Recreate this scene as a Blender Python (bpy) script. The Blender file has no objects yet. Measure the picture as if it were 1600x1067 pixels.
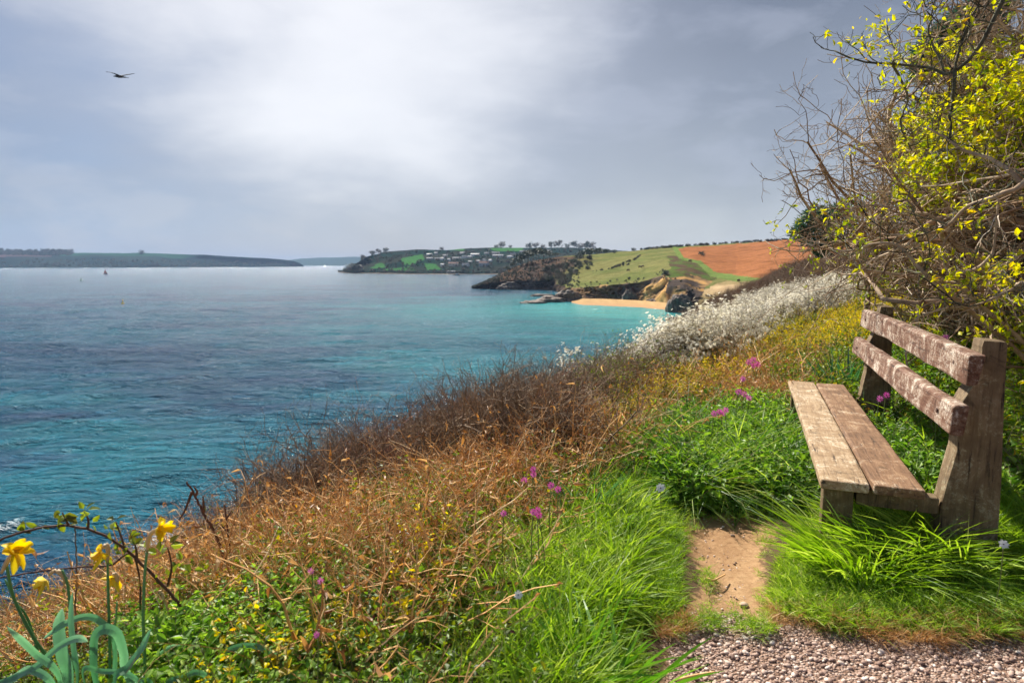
import bpy, math, random
import numpy as np
from mathutils import Vector, Matrix

S = bpy.context.scene
COL = S.collection
rng = np.random.default_rng(7)
random.seed(7)
R = math.radians

# ------------------------------------------------------------------ camera
F, CX, CY, HOR = 960.0, 800.0, 533.5, 412.0
CZ = 1.35                      # eye height over the path
SEA = -22.0
PITCH = math.atan((CY - HOR) / F)
cam = bpy.data.cameras.new('camera')
cam.sensor_width = 36.0
cam.lens = 36.0 * F / 1600.0
cam.clip_start = 0.05
cam.clip_end = 30000
cam.dof.use_dof = True
cam.dof.focus_distance = 4.5
cam.dof.aperture_fstop = 4.5
cam_o = bpy.data.objects.new('camera', cam)
COL.objects.link(cam_o)
cam_o.location = (0, 0, CZ)
cam_o.rotation_euler = (math.pi / 2 - PITCH, 0, 0)
S.camera = cam_o

# ------------------------------------------------------------------ render settings
S.render.engine = 'CYCLES'
S.view_settings.view_transform = 'Standard'
S.view_settings.look = 'None'
S.view_settings.gamma = 1.0
S.view_settings.use_curve_mapping = False
S.view_settings.exposure = 0.98
cy = S.cycles
cy.max_bounces = 4
cy.diffuse_bounces = 2
cy.glossy_bounces = 2
cy.transmission_bounces = 3
cy.use_adaptive_sampling = True
cy.adaptive_threshold = 0.025
cy.transparent_max_bounces = 6
cy.volume_bounces = 0
cy.use_denoising = True
cy.caustics_reflective = False
cy.caustics_refractive = False

# ------------------------------------------------------------------ sky and sun
HAZE_D = 0.00006
SUN_AZ, SUN_EL = R(-23), R(41)          # azimuth from +Y towards +X
sun_dir = Vector((math.sin(SUN_AZ) * math.cos(SUN_EL), math.cos(SUN_AZ) * math.cos(SUN_EL), math.sin(SUN_EL)))
sl = bpy.data.lights.new('sun', 'SUN')
sl.energy = 5.0
sl.angle = R(2.5)
sl.color = (1.0, 0.93, 0.82)
so = bpy.data.objects.new('sun', sl)
COL.objects.link(so)
so.rotation_euler = sun_dir.to_track_quat('Z', 'Y').to_euler()

W = bpy.data.worlds.new('World')
S.world = W
W.use_nodes = True
nt = W.node_tree
nt.nodes.clear()


class NT:
    """tiny helper round a node tree"""
    def __init__(self, tree):
        self.t = tree

    def n(self, typ, ins=None, **kw):
        nd = self.t.nodes.new(typ)
        for k, v in kw.items():
            setattr(nd, k, v)
        if ins:
            for k, v in ins.items():
                s = nd.inputs[k]
                if isinstance(v, bpy.types.NodeSocket):
                    self.t.links.new(v, s)
                else:
                    s.default_value = v
        return nd

    def math(self, op, a, b=0.0, c=0.0, clamp=False):
        nd = self.n('ShaderNodeMath', {0: a, 1: b, 2: c}, operation=op)
        nd.use_clamp = clamp
        return nd.outputs[0]

    def mix(self, fac, a, b, blend='MIX'):
        nd = self.n('ShaderNodeMix', data_type='RGBA', blend_type=blend)
        for s, v in ((nd.inputs[0], fac), (nd.inputs[6], a), (nd.inputs[7], b)):
            if isinstance(v, bpy.types.NodeSocket):
                self.t.links.new(v, s)
            else:
                s.default_value = v if not isinstance(v, tuple) or len(v) == 4 else (*v, 1)
        return nd.outputs[2]

    def ramp(self, fac, stops):
        nd = self.n('ShaderNodeValToRGB')
        self.t.links.new(fac, nd.inputs[0])
        cr = nd.color_ramp
        while len(cr.elements) < len(stops):
            cr.elements.new(0.5)
        for e, (p, c) in zip(cr.elements, stops):
            e.position = p
            e.color = (*c, 1) if len(c) == 3 else c
        return nd.outputs[0]

    def mr(self, v, a, b, c=0.0, d=1.0, smooth=False):
        nd = self.n('ShaderNodeMapRange', {0: v, 1: a, 2: b, 3: c, 4: d})
        if smooth:
            nd.interpolation_type = 'SMOOTHSTEP'
        return nd.outputs[0]

    def noise(self, vec, scale, detail=4, rough=0.55, dist=0.0):
        nd = self.n('ShaderNodeTexNoise', {'Scale': scale, 'Detail': detail, 'Roughness': rough, 'Distortion': dist})
        if vec is not None:
            self.t.links.new(vec, nd.inputs['Vector'])
        return nd.outputs['Fac']


k = NT(nt)
tc = k.n('ShaderNodeTexCoord').outputs['Generated']
dirn = k.n('ShaderNodeVectorMath', {0: tc}, operation='NORMALIZE').outputs[0]
sep = k.n('ShaderNodeSeparateXYZ', {0: dirn})
el = sep.outputs[2]
# layered cloud noise, stretched sideways as seen at a low angle
mp = k.n('ShaderNodeMapping', {'Vector': dirn, 'Scale': (1.0, 1.0, 2.6)}).outputs[0]
n1 = k.noise(mp, 1.9, 5, 0.5, 0.35)
n2 = k.noise(mp, 5.5, 6, 0.55, 0.25)
# the thin bright patch of cloud in front of the sun
GD = Vector((-0.21, 0.89, 0.46)).normalized()
dt = k.n('ShaderNodeVectorMath', {0: dirn, 1: tuple(GD)}, operation='DOT_PRODUCT').outputs['Value']
n3_ = k.noise(mp, 11.0, 6, 0.6, 0.3)
dt = k.math('ADD', dt, k.math('MULTIPLY', k.math('SUBTRACT', k.math('MULTIPLY', k.math('ADD', n2, n3_), 0.5), 0.5), 0.05))
dt2 = k.math('ADD', dt, k.math('MULTIPLY', k.math('SUBTRACT', n1, 0.5), 0.13))
g1 = k.mr(dt2, 0.83, 1.0, 0, 1, True)
g2 = k.mr(dt2, 0.905, 1.01, 0, 1, True)
up = k.mr(el, 0.0, 0.42, 0, 1)
side = k.mr(sep.outputs[0], -0.62, 0.25, 0, 1, True)
hor_c = k.mix(side, (0.30, 0.43, 0.66), (0.62, 0.67, 0.74))
top_c = k.mix(side, (0.13, 0.23, 0.44), (0.10, 0.125, 0.19))
base = k.mix(up, hor_c, top_c)
base = k.mix(k.mr(n1, 0.38, 0.62, 0.0, 0.45), base, (0.21, 0.25, 0.35))
base = k.mix(k.mr(n2, 0.48, 0.62, 0.0, 0.34), base, (0.50, 0.54, 0.66))
base = k.mix(k.math('MULTIPLY', g1, 0.80), base, (0.46, 0.50, 0.60))
base = k.mix(k.math('MULTIPLY', g2, 0.85), base, (0.98, 0.99, 1.03))
# below the horizon: dim ground tone
sky = k.n('ShaderNodeTexSky', sky_type='NISHITA')
sky.sun_disc = False
sky.sun_elevation = SUN_EL
sky.sun_rotation = SUN_AZ
bg_sky = k.n('ShaderNodeBackground', {'Color': sky.outputs[0], 'Strength': 0.08})
bg_cl = k.n('ShaderNodeBackground', {'Color': base, 'Strength': 0.50})
mxs = k.n('ShaderNodeMixShader', {0: 0.90, 1: bg_sky.outputs[0], 2: bg_cl.outputs[0]})
out = k.n('ShaderNodeOutputWorld', {'Surface': mxs.outputs[0]})


# ------------------------------------------------------------------ projection helpers
cp, sp = math.cos(PITCH), math.sin(PITCH)


def ray(px, py):
    a = (np.asarray(px, float) - CX) / F
    b = (CY - np.asarray(py, float)) / F
    return a, cp + b * sp, -sp + b * cp


def U(px, py, d):
    """the point that is seen at photo pixel (px, py), d metres ahead"""
    dx, dy, dz = ray(px, py)
    d = np.asarray(d, float)
    return np.stack([dx / dy * d, d + 0 * dx, CZ + dz / dy * d], -1)


def USEA(px, py, z=SEA):
    dx, dy, dz = ray(px, py)
    return U(px, py, (z - CZ) / (dz / dy))


def PROJ(P):
    P = np.asarray(P, float)
    x, y, z = P[..., 0], P[..., 1], P[..., 2] - CZ
    fw = y * cp - z * sp
    up_ = y * sp + z * cp
    fw = np.where(np.abs(fw) < 1e-4, 1e-4, fw)
    return CX + F * x / fw, CY - F * up_ / fw, fw


# ------------------------------------------------------------------ numpy noise
_perm = rng.random((256, 256))


def vnoise(x, y):
    xi, yi = np.floor(x).astype(int), np.floor(y).astype(int)
    fx, fy = x - xi, y - yi
    fx = fx * fx * (3 - 2 * fx)
    fy = fy * fy * (3 - 2 * fy)
    a = _perm[xi & 255, yi & 255]
    b = _perm[(xi + 1) & 255, yi & 255]
    c = _perm[xi & 255, (yi + 1) & 255]
    d = _perm[(xi + 1) & 255, (yi + 1) & 255]
    return (a * (1 - fx) + b * fx) * (1 - fy) + (c * (1 - fx) + d * fx) * fy


def fbm(x, y, o=4):
    s, a, t = 0, 1, 0
    for i in range(o):
        s = s + a * (vnoise(x * 2 ** i + 17.3 * i, y * 2 ** i + 9.1 * i) - 0.5)
        t += a
        a *= 0.5
    return s / t


def inpoly(px, py, poly):
    px, py = np.asarray(px), np.asarray(py)
    res = np.zeros(np.broadcast(px, py).shape, bool)
    n = len(poly)
    for i in range(n):
        x1, y1 = poly[i]
        x2, y2 = poly[(i + 1) % n]
        if y1 == y2:
            continue
        c = ((y1 > py) != (y2 > py)) & (px < (x2 - x1) * (py - y1) / (y2 - y1) + x1)
        res ^= c
    return res


# ------------------------------------------------------------------ mesh building
class MB:
    def __init__(self):
        self.v, self.f, self.m, self.r, self.n = [], [], [], [], 0

    def add(self, V, Fc, mat=0, rnd=None):
        """V (N,3); Fc list of (M,k) index arrays; rnd per-vertex value"""
        V = np.asarray(V, float).reshape(-1, 3)
        for q in Fc:
            q = np.asarray(q, int)
            if len(q):
                self.f.append(q + self.n)
                self.m.append(np.full(len(q), mat) if np.isscalar(mat) else np.asarray(mat))
        self.v.append(V)
        self.r.append(np.full(len(V), 0.5) if rnd is None else np.broadcast_to(rnd, (len(V),)).astype(float))
        self.n += len(V)
        return self

    def mesh(self, name, mats, smooth=False):
        me = bpy.data.meshes.new(name)
        V = np.concatenate(self.v)
        me.vertices.add(len(V))
        me.vertices.foreach_set('co', V.astype(np.float32).ravel())
        loops = np.concatenate([q.ravel() for q in self.f])
        tot = np.concatenate([np.full(len(q), q.shape[1]) for q in self.f])
        st = np.concatenate([[0], np.cumsum(tot)[:-1]])
        me.loops.add(len(loops))
        me.loops.foreach_set('vertex_index', loops.astype(np.int32))
        me.polygons.add(len(tot))
        me.polygons.foreach_set('loop_start', st.astype(np.int32))
        me.polygons.foreach_set('material_index', np.concatenate(self.m).astype(np.int32))
        me.polygons.foreach_set('use_smooth', np.full(len(tot), smooth))
        at = me.attributes.new('rnd', 'FLOAT', 'POINT')
        at.data.foreach_set('value', np.concatenate(self.r).astype(np.float32))
        for m in (mats if isinstance(mats, (list, tuple)) else [mats]):
            me.materials.append(m)
        me.update(calc_edges=True)
        me.validate()
        return me

    def obj(self, name, mats, parent=None, smooth=False, link=True):
        o = bpy.data.objects.new(name, self.mesh(name, mats, smooth))
        if link:
            COL.objects.link(o)
        if parent is not None:
            o.parent = parent
            # geometry is given in world space: bring it into the parent's frame
            o.matrix_parent_inverse = Matrix.Translation(-Vector(parent.location))
        return o


def tag(o, label=None, cat=None, group=None, kind=None):
    if label: o['label'] = label
    if cat: o['category'] = cat
    if group: o['group'] = group
    if kind: o['kind'] = kind
    return o


def empty(name, loc, label=None, cat=None, group=None):
    o = bpy.data.objects.new(name, None)
    o.empty_display_size = 0.1
    COL.objects.link(o)
    o.location = [float(c) for c in loc]
    return tag(o, label, cat, group)


def unit(v):
    v = np.asarray(v, float)
    return v / (np.linalg.norm(v, axis=-1, keepdims=True) + 1e-9)


def tubes(P, Rr, sides=4, caps=False):
    """P (N,K,3) polylines, Rr (N,K) radii -> verts, faces"""
    P = np.asarray(P, float)
    if P.ndim == 2:
        P = P[None]
    Rr = np.asarray(Rr, float)
    if Rr.ndim == 1:
        Rr = Rr[None]
    N, K, _ = P.shape
    T = unit(np.gradient(P, axis=1))
    ref = np.where(np.abs(T[:, :1, 2:3]) > 0.8, np.array([1., 0, 0]), np.array([0, 0, 1.]))
    ref = np.broadcast_to(ref, T.shape)
    A = unit(np.cross(T, ref))
    B = np.cross(T, A)
    ang = np.arange(sides) / sides * 2 * np.pi
    V = P[:, :, None] + Rr[:, :, None, None] * (A[:, :, None] * np.cos(ang)[None, None, :, None] + B[:, :, None] * np.sin(ang)[None, None, :, None])
    idx = np.arange(N * K * sides).reshape(N, K, sides)
    a = idx[:, :-1]; b = idx[:, 1:]
    q = np.stack([a, np.roll(a, -1, 2), np.roll(b, -1, 2), b], -1).reshape(-1, 4)
    fs = [q]
    if caps and sides >= 3:
        fs.append(idx[:, 0, ::-1].reshape(-1, sides))
        fs.append(idx[:, -1].reshape(-1, sides))
    return V.reshape(-1, 3), fs


def leaves(P, D, Nn, L, Wd, fold=0.25, droop=0.15, shape='oval'):
    """many folded leaves at once: base points P, directions D, normals Nn"""
    P = np.asarray(P, float); D = unit(D); n = len(P)
    L = np.broadcast_to(L, (n,))[:, None]; Wd = np.broadcast_to(Wd, (n,))[:, None]
    Sd = unit(np.cross(D, Nn)); Nn = unit(np.cross(Sd, D))
    w1, w2 = (0.9, 0.62) if shape == 'oval' else (0.7, 0.6)
    def pt(t, s, lift):
        return P + D * L * t + Sd * Wd * s * 0.5 + Nn * (lift * Wd - droop * L * t * t)
    V = np.stack([pt(0, 0, 0), pt(.35, -w1, fold), pt(.35, 0, 0), pt(.35, w1, fold),
                  pt(.72, -w2, fold * .7), pt(.72, 0, 0), pt(.72, w2, fold * .7), pt(1, 0, 0)], 1)
    b = (np.arange(n) * 8)[:, None]
    t = np.concatenate([b + [0, 2, 1], b + [0, 3, 2], b + [4, 5, 7], b + [5, 6, 7]])
    q = np.concatenate([b + [1, 2, 5, 4], b + [2, 3, 6, 5]])
    return V.reshape(-1, 3), [t, q]


def blades(P, D, L, Wd, bend, segs=5, face=None, tipw=0.0):
    """grass blades: base P, start direction D, bend vector per blade (added * t^2)"""
    P = np.asarray(P, float); n = len(P); D = unit(D)
    L = np.broadcast_to(L, (n,)); Wd = np.broadcast_to(Wd, (n,))
    t = np.linspace(0, 1, segs + 1)
    C = P[:, None] + L[:, None, None] * (D[:, None] * t[None, :, None] + bend[:, None] * (t ** 2)[None, :, None])
    if face is None:
        face = unit(rng.normal(size=(n, 3)) * [1, 1, 0.1])
    T = unit(np.gradient(C, axis=1))
    Sd = unit(np.cross(T, face[:, None]))
    w = Wd[:, None] * (np.minimum(1, 0.55 + 1.3 * t) * (1 - t ** 2.2) + tipw)[None]
    Lf = C - Sd * w[..., None] * .5
    Rt = C + Sd * w[..., None] * .5
    V = np.stack([Lf, Rt], 2).reshape(-1, 3)
    k1 = segs + 1
    b = (np.arange(n) * k1 * 2)[:, None, None]
    s = (np.arange(segs) * 2)[None, :, None]
    q = (b + s + np.array([0, 1, 3, 2])[None, None]).reshape(-1, 4)
    return V, [q]


def grow(P0, D0, L0, R0, K=5, wig=0.25, up=0.0, taper=0.5, r=rng):
    """one random-walk polyline per start"""
    n = len(P0)
    d = unit(D0)
    P = [np.asarray(P0, float)]
    step = (L0 / (K - 1))[:, None]
    for i in range(K - 1):
        d = unit(d + r.normal(size=(n, 3)) * wig + np.array([0, 0, up]))
        P.append(P[-1] + d * step)
    P = np.stack(P, 1)
    Rr = R0[:, None] * np.linspace(1, taper, K)[None]
    return P, Rr


def children(P, Rr, n, lr, rr, spread=1.0, tmin=0.2, follow=0.6, K=5, wig=0.25, up=0.0, taper=0.4, L=None, r=rng):
    N, K0, _ = P.shape
    pi = np.repeat(np.arange(N), n)
    t = tmin + (1 - tmin) * r.random(len(pi))
    f = t * (K0 - 1)
    i = np.minimum(f.astype(int), K0 - 2)
    fr = (f - i)[:, None]
    base = P[pi, i] * (1 - fr) + P[pi, i + 1] * fr
    T = unit(P[pi, i + 1] - P[pi, i])
    d = unit(T * follow + unit(r.normal(size=T.shape)) * spread)
    if L is None:
        Ls = np.linalg.norm(np.diff(P, axis=1), axis=2).sum(1)[pi] * lr * (0.5 + 0.9 * r.random(len(pi)))
    else:
        Ls = L * (0.5 + r.random(len(pi)))
    Rs = (Rr[pi, i] * rr)
    return grow(base, d, Ls, Rs, K, wig, up, taper, r)


# ------------------------------------------------------------------ materials
def mat(name):
    m = bpy.data.materials.new(name)
    m.use_nodes = True
    m.node_tree.nodes.clear()
    return m, NT(m.node_tree)


def finish(k, shader):
    k.n('ShaderNodeOutputMaterial', {'Surface': shader})


def leaf_mat(name, stops, transl=0.45, rough=0.5, spec=0.35, tcol=1.3):
    m, k = mat(name)
    a = k.n('ShaderNodeAttribute', attribute_name='rnd').outputs['Fac']
    oi = k.n('ShaderNodeObjectInfo').outputs['Random']
    nz = k.noise(k.n('ShaderNodeNewGeometry').outputs['Position'], 1.1, 4, 0.6)
    fac = k.math('ADD', k.math('ADD', k.math('MULTIPLY', a, 0.66), k.math('MULTIPLY', oi, 0.34)), k.math('MULTIPLY', k.math('SUBTRACT', nz, 0.5), 0.8))
    c = k.ramp(fac, stops)
    p = k.n('ShaderNodeBsdfPrincipled', {'Base Color': c, 'Roughness': rough, 'Specular IOR Level': spec})
    tcn = k.n('ShaderNodeHueSaturation', {'Saturation': 1.1, 'Value': tcol, 'Color': c}).outputs[0]
    tr = k.n('ShaderNodeBsdfTranslucent', {'Color': tcn})
    mx = k.n('ShaderNodeMixShader', {0: transl, 1: p.outputs[0], 2: tr.outputs[0]})
    finish(k, mx.outputs[0])
    return m


def bark_mat(name, dark, light, scale=30, rough=0.85, bump=0.4, stops=None):
    m, k = mat(name)
    co = k.n('ShaderNodeTexCoord').outputs['Object']
    nz = k.noise(co, scale, 5, 0.65)
    a = k.n('ShaderNodeAttribute', attribute_name='rnd').outputs['Fac']
    fac = k.math('ADD', k.math('MULTIPLY', nz, 0.55), k.math('MULTIPLY', a, 0.5))
    c = k.ramp(fac, stops or [(0.3, dark), (0.75, light)])
    b = k.n('ShaderNodeBump', {'Strength': bump, 'Distance': 0.004, 'Height': nz})
    p = k.n('ShaderNodeBsdfPrincipled', {'Base Color': c, 'Roughness': rough, 'Specular IOR Level': 0.25, 'Normal': b.outputs[0]})
    finish(k, p.outputs[0])
    return m


def flat_mat(name, col, rough=0.6, var=0.15, scale=8, transl=0.0, spec=0.3):
    m, k = mat(name)
    co = k.n('ShaderNodeTexCoord').outputs['Object']
    nz = k.noise(co, scale, 4, 0.6)
    lo = tuple(c * (1 - var) for c in col); hi = tuple(min(1, c * (1 + var)) for c in col)
    c = k.ramp(nz, [(0.3, lo), (0.7, hi)])
    p = k.n('ShaderNodeBsdfPrincipled', {'Base Color': c, 'Roughness': rough, 'Specular IOR Level': spec})
    sh = p.outputs[0]
    if transl:
        tr = k.n('ShaderNodeBsdfTranslucent', {'Color': c})
        sh = k.n('ShaderNodeMixShader', {0: transl, 1: sh, 2: tr.outputs[0]}).outputs[0]
    finish(k, sh)
    return m


M = {}
M['grass'] = leaf_mat('grass_blades', [(0.0, (0.08, 0.17, 0.02)), (0.35, (0.18, 0.31, 0.03)), (0.7, (0.34, 0.48, 0.06)), (0.9, (0.50, 0.58, 0.13)), (1.0, (0.72, 0.64, 0.34))], 0.45, tcol=1.35)
M['grass_deep'] = leaf_mat('deep_grass_blades', [(0.0, (0.03, 0.09, 0.012)), (0.5, (0.07, 0.18, 0.02)), (0.85, (0.14, 0.27, 0.04)), (1.0, (0.42, 0.42, 0.13))], 0.45, tcol=1.35)
M['herb'] = leaf_mat('herb_leaves', [(0.0, (0.05, 0.12, 0.02)), (0.45, (0.14, 0.27, 0.035)), (0.85, (0.30, 0.46, 0.06)), (1.0, (0.46, 0.54, 0.12))], 0.42, tcol=1.4)
M['bramble'] = leaf_mat('bramble_leaves', [(0.0, (0.10, 0.025, 0.03)), (0.16, (0.07, 0.10, 0.02)), (0.5, (0.13, 0.22, 0.025)), (0.8, (0.26, 0.30, 0.03)), (0.95, (0.42, 0.28, 0.03)), (1.0, (0.42, 0.13, 0.03))], 0.4, tcol=1.3)
M['yellow'] = leaf_mat('young_yellow_leaves', [(0.0, (0.22, 0.17, 0.02)), (0.4, (0.52, 0.42, 0.02)), (0.8, (0.78, 0.64, 0.04)), (1.0, (0.74, 0.36, 0.03))], 0.4, tcol=1.3)
M['lime'] = leaf_mat('young_hawthorn_leaves', [(0.0, (0.07, 0.13, 0.015)), (0.3, (0.22, 0.29, 0.012)), (0.55, (0.46, 0.47, 0.014)), (0.85, (0.72, 0.62, 0.03)), (1.0, (0.55, 0.32, 0.04))], 0.45, tcol=1.5)
M['dead'] = bark_mat('dead_bracken', (0.20, 0.085, 0.03), (0.62, 0.35, 0.15), 12, stops=[(0.2, (0.20, 0.08, 0.03)), (0.40, (0.56, 0.27, 0.09)), (0.60, (0.78, 0.48, 0.21)), (0.82, (0.90, 0.74, 0.48))])
M['deadleaf'] = leaf_mat('dead_fronds', [(0.0, (0.20, 0.08, 0.03)), (0.5, (0.48, 0.25, 0.09)), (1.0, (0.72, 0.50, 0.25))], 0.35)
M['twig'] = bark_mat('brown_twigs', (0.06, 0.038, 0.025), (0.40, 0.29, 0.19), 10)
M['thornbark'] = bark_mat('hawthorn_bark', (0.06, 0.045, 0.035), (0.5, 0.42, 0.32), 9, stops=[(0.28, (0.07, 0.04, 0.022)), (0.48, (0.27, 0.17, 0.10)), (0.7, (0.60, 0.46, 0.31)), (0.92, (0.86, 0.79, 0.66))])
M['greenbark'] = bark_mat('dark_branch_bark', (0.03, 0.025, 0.018), (0.20, 0.19, 0.12), 14)
M['blossom'] = leaf_mat('white_blossom', [(0.0, (0.52, 0.47, 0.32)), (0.5, (0.78, 0.74, 0.60)), (1.0, (0.92, 0.90, 0.84))], 0.45, tcol=1.0)
M['purpletwig'] = bark_mat('red_brown_twigs', (0.12, 0.045, 0.035), (0.42, 0.20, 0.13), 10)


# ------------------------------------------------------------------ near ground
_xe_y = np.array([-20, -6, 0, 2, 3.5, 7, 14, 25, 35, 45, 60, 100, 200], float)
_xe_x = np.array([-6, -3.2, -1.9, -0.95, 0.1, 1.95, 6.95, 14.5, 19.6, 23.8, 30.0, 49, 100], float)


def xe(y):
    s = 0
    for o, w in ((-1.2, .15), (-.6, .2), (0, .3), (.6, .2), (1.2, .15)):
        s = s + w * np.interp(y + o, _xe_y, _xe_x)
    return s


def G(x, y, rough=True):
    x = np.asarray(x, float); y = np.asarray(y, float)
    u = x - xe(y)
    v = np.maximum(-u, 0)
    drop = 0.43 * (np.sqrt(v * v + 0.36) - 0.6)
    e = np.clip(v - 9, 0, 14)
    drop = drop + 0.013 * e * e + np.maximum(v - 23, 0) * 0.364
    drop = np.where(v > 0, drop, 0)
    far = np.clip((y - 5) / 5, 0, 1)
    rise = 0.03 * np.maximum(u, 0)
    near_bank = np.maximum(x - 2.75 - 0.25 * np.maximum(y - 2, 0), 0)
    rise = rise + 0.55 * near_bank * np.clip((9 - y) / 4, 0, 1) * np.clip((u) / 2, 0, 1)
    rise = rise + far * 0.28 * np.maximum(u - 1.0, 0)
    rise = np.minimum(rise, 7 + 0 * rise)
    B = np.interp(y, [0, 10, 25, 50, 80, 200], [0, 0, 0.35, 1.3, 2.0, 2.0])
    z = B + rise - drop - 0.33 * np.maximum(y - 78, 0)
    if rough:
        wild = np.clip((np.abs(u - 1.2) - 1.6) / 2, 0, 1)
        z = z + wild * (0.5 * fbm(x * .35, y * .35, 3) + 0.10 * fbm(x * 2, y * 2, 2)) + 0.025 * fbm(x * 3, y * 3, 3)
        cl = np.clip((v - 14) / 8, 0, 1)
        z = z + cl * 2.5 * fbm(x * .25 + 9, y * .25, 4)
    return np.maximum(z, -24.5)


GRAVEL = [(1015, 1250), (1040, 1060), (1035, 985), (1070, 968), (1130, 966), (1200, 978), (1300, 1000), (1400, 1012), (1500, 1005), (1600, 1002), (2400, 1010), (2600, 2400), (700, 2400)]
DIRT = [(1078, 800), (1100, 786), (1150, 780), (1195, 786), (1216, 815), (1205, 850), (1185, 880), (1195, 925), (1215, 975), (1060, 985), (1075, 955), (1098, 930), (1092, 890), (1070, 862)]
GRASS_L = [(985, 735), (1075, 785), (1066, 860), (1095, 900), (1098, 925), (1035, 975), (1045, 1060), (1020, 1300), (600, 1300), (690, 1060), (700, 980), (745, 925), (800, 870), (870, 825), (920, 770)]
GRASS_R = [(1215, 800), (1260, 790), (1420, 790), (1700, 800), (2500, 850), (2400, 1010), (1600, 1000), (1500, 1003), (1400, 1010), (1300, 996), (1205, 975), (1195, 925), (1188, 880), (1208, 850)]


def ground_mesh():
    s = np.linspace(-1, 1, 430)
    t = np.linspace(0, 1, 460)
    xs = 1.0 + 75 * np.sinh(s * 4.4) / math.sinh(4.4)
    ys = -8 + 128 * (np.sinh((t - .17) * 4.6) - math.sinh(-.17 * 4.6)) / (math.sinh(.83 * 4.6) - math.sinh(-.17 * 4.6))
    X, Y = np.meshgrid(xs, ys, indexing='xy')
    Z = G(X, Y)
    # the worn path lies a little lower than the turf
    px, py, fw = PROJ(np.stack([X, Y, Z * 0], -1))
    bare = ((inpoly(px, py, GRAVEL) | inpoly(px, py, DIRT)) & (fw > 0.3)).astype(float)
    # rows behind the camera: the path simply goes on
    bare = np.where((Y < 1.6) & (X > 0.55), 1.0, bare)
    gravel = ((inpoly(px, py, GRAVEL) & (fw > .3)) | ((Y < 1.6) & (X > 0.55))).astype(float)
    for arr in (bare, gravel):
        for _ in range(2):
            arr[1:-1, 1:-1] = (arr[1:-1, 1:-1] * 2 + arr[:-2, 1:-1] + arr[2:, 1:-1] + arr[1:-1, :-2] + arr[1:-1, 2:]) / 6
    Z = Z - 0.03 * bare + bare * (1 - gravel) * 0.05 * fbm(X * 7, Y * 7, 3) + gravel * 0.012 * fbm(X * 25, Y * 25, 2)
    h, w = X.shape
    idx = np.arange(h * w).reshape(h, w)
    q = np.stack([idx[:-1, :-1], idx[:-1, 1:], idx[1:, 1:], idx[1:, :-1]], -1)
    keep = (Z[:-1, :-1] > -24.4) | (Z[1:, 1:] > -24.4)
    mb = MB()
    V = np.stack([X, Y, Z], -1).reshape(-1, 3)
    mb.add(V, [q[keep].reshape(-1, 4)])
    me = mb.mesh('ground', M['ground'], True)
    for nm, arr in (('bare', bare), ('gravel', gravel)):
        at = me.attributes.new(nm, 'FLOAT', 'POINT')
        at.data.foreach_set('value', arr.astype(np.float32).ravel())
    o = bpy.data.objects.new('ground', me)
    COL.objects.link(o)
    return tag(o, kind='structure')


m, k = mat('ground_soil')
co = k.n('ShaderNodeTexCoord').outputs['Object']
bare = k.n('ShaderNodeAttribute', attribute_name='bare').outputs['Fac']
grv = k.n('ShaderNodeAttribute', attribute_name='gravel').outputs['Fac']
nA = k.noise(co, 3.0, 6, 0.6)
nB = k.noise(co, 40, 5, 0.7)
nC = k.noise(co, 220, 3, 0.7)
soil = k.ramp(nA, [(0.3, (0.045, 0.028, 0.015)), (0.55, (0.10, 0.06, 0.03)), (0.75, (0.10, 0.10, 0.03))])
dirt = k.ramp(k.math('ADD', k.math('MULTIPLY', nA, .55), k.math('MULTIPLY', nB, .45)), [(0.32, (0.15, 0.075, 0.032)), (0.45, (0.29, 0.165, 0.078)), (0.60, (0.41, 0.255, 0.13)), (0.8, (0.50, 0.35, 0.21))])
vor = k.n('ShaderNodeTexVoronoi', {'Vector': co, 'Scale': 105.0, 'Randomness': 1.0})
gc = k.ramp(k.n('ShaderNodeSeparateColor', {0: vor.outputs['Color']}).outputs[0], [(0.0, (0.20, 0.12, 0.085)), (0.45, (0.36, 0.235, 0.175)), (0.8, (0.50, 0.36, 0.29)), (1.0, (0.66, 0.54, 0.46))])
gc = k.mix(k.mr(vor.outputs['Distance'], 0.25, 0.75, 0, .75), gc, (0.11, 0.06, 0.04))
gedge = k.math('ADD', k.math('ADD', grv, k.math('MULTIPLY', k.math('SUBTRACT', k.noise(co, 9.0, 4, .6), .5), .9)), k.math('MULTIPLY', k.math('SUBTRACT', nB, .5), .7))
gfac = k.mr(gedge, 0.4, 0.6, 0, 1)
bfac = k.mr(k.math('ADD', bare, k.math('MULTIPLY', k.math('SUBTRACT', nB, .5), .9)), 0.3, 0.55, 0, 1)
c = k.mix(bfac, soil, dirt)
c = k.mix(gfac, c, gc)
hgt = k.math('ADD', k.math('MULTIPLY', nB, 0.6), k.math('MULTIPLY', nC, 0.3))
hgv = k.math('SUBTRACT', 1.0, vor.outputs['Distance'])
hh = k.n('ShaderNodeMix', {0: gfac, 2: hgt, 3: hgv}, data_type='FLOAT').outputs[0]
bp = k.n('ShaderNodeBump', {'Strength': 0.9, 'Distance': 0.012, 'Height': hh})
p = k.n('ShaderNodeBsdfPrincipled', {'Base Color': c, 'Roughness': 0.9, 'Specular IOR Level': 0.2, 'Normal': bp.outputs[0]})
finish(k, p.outputs[0])
M['ground'] = m
ground = ground_mesh()


# ------------------------------------------------------------------ sea
m, k = mat('sea_water')
geo = k.n('ShaderNodeNewGeometry')
pos = geo.outputs['Position']
sp_ = k.n('ShaderNodeSeparateXYZ', {0: pos})
depthY = sp_.outputs[1]
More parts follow.
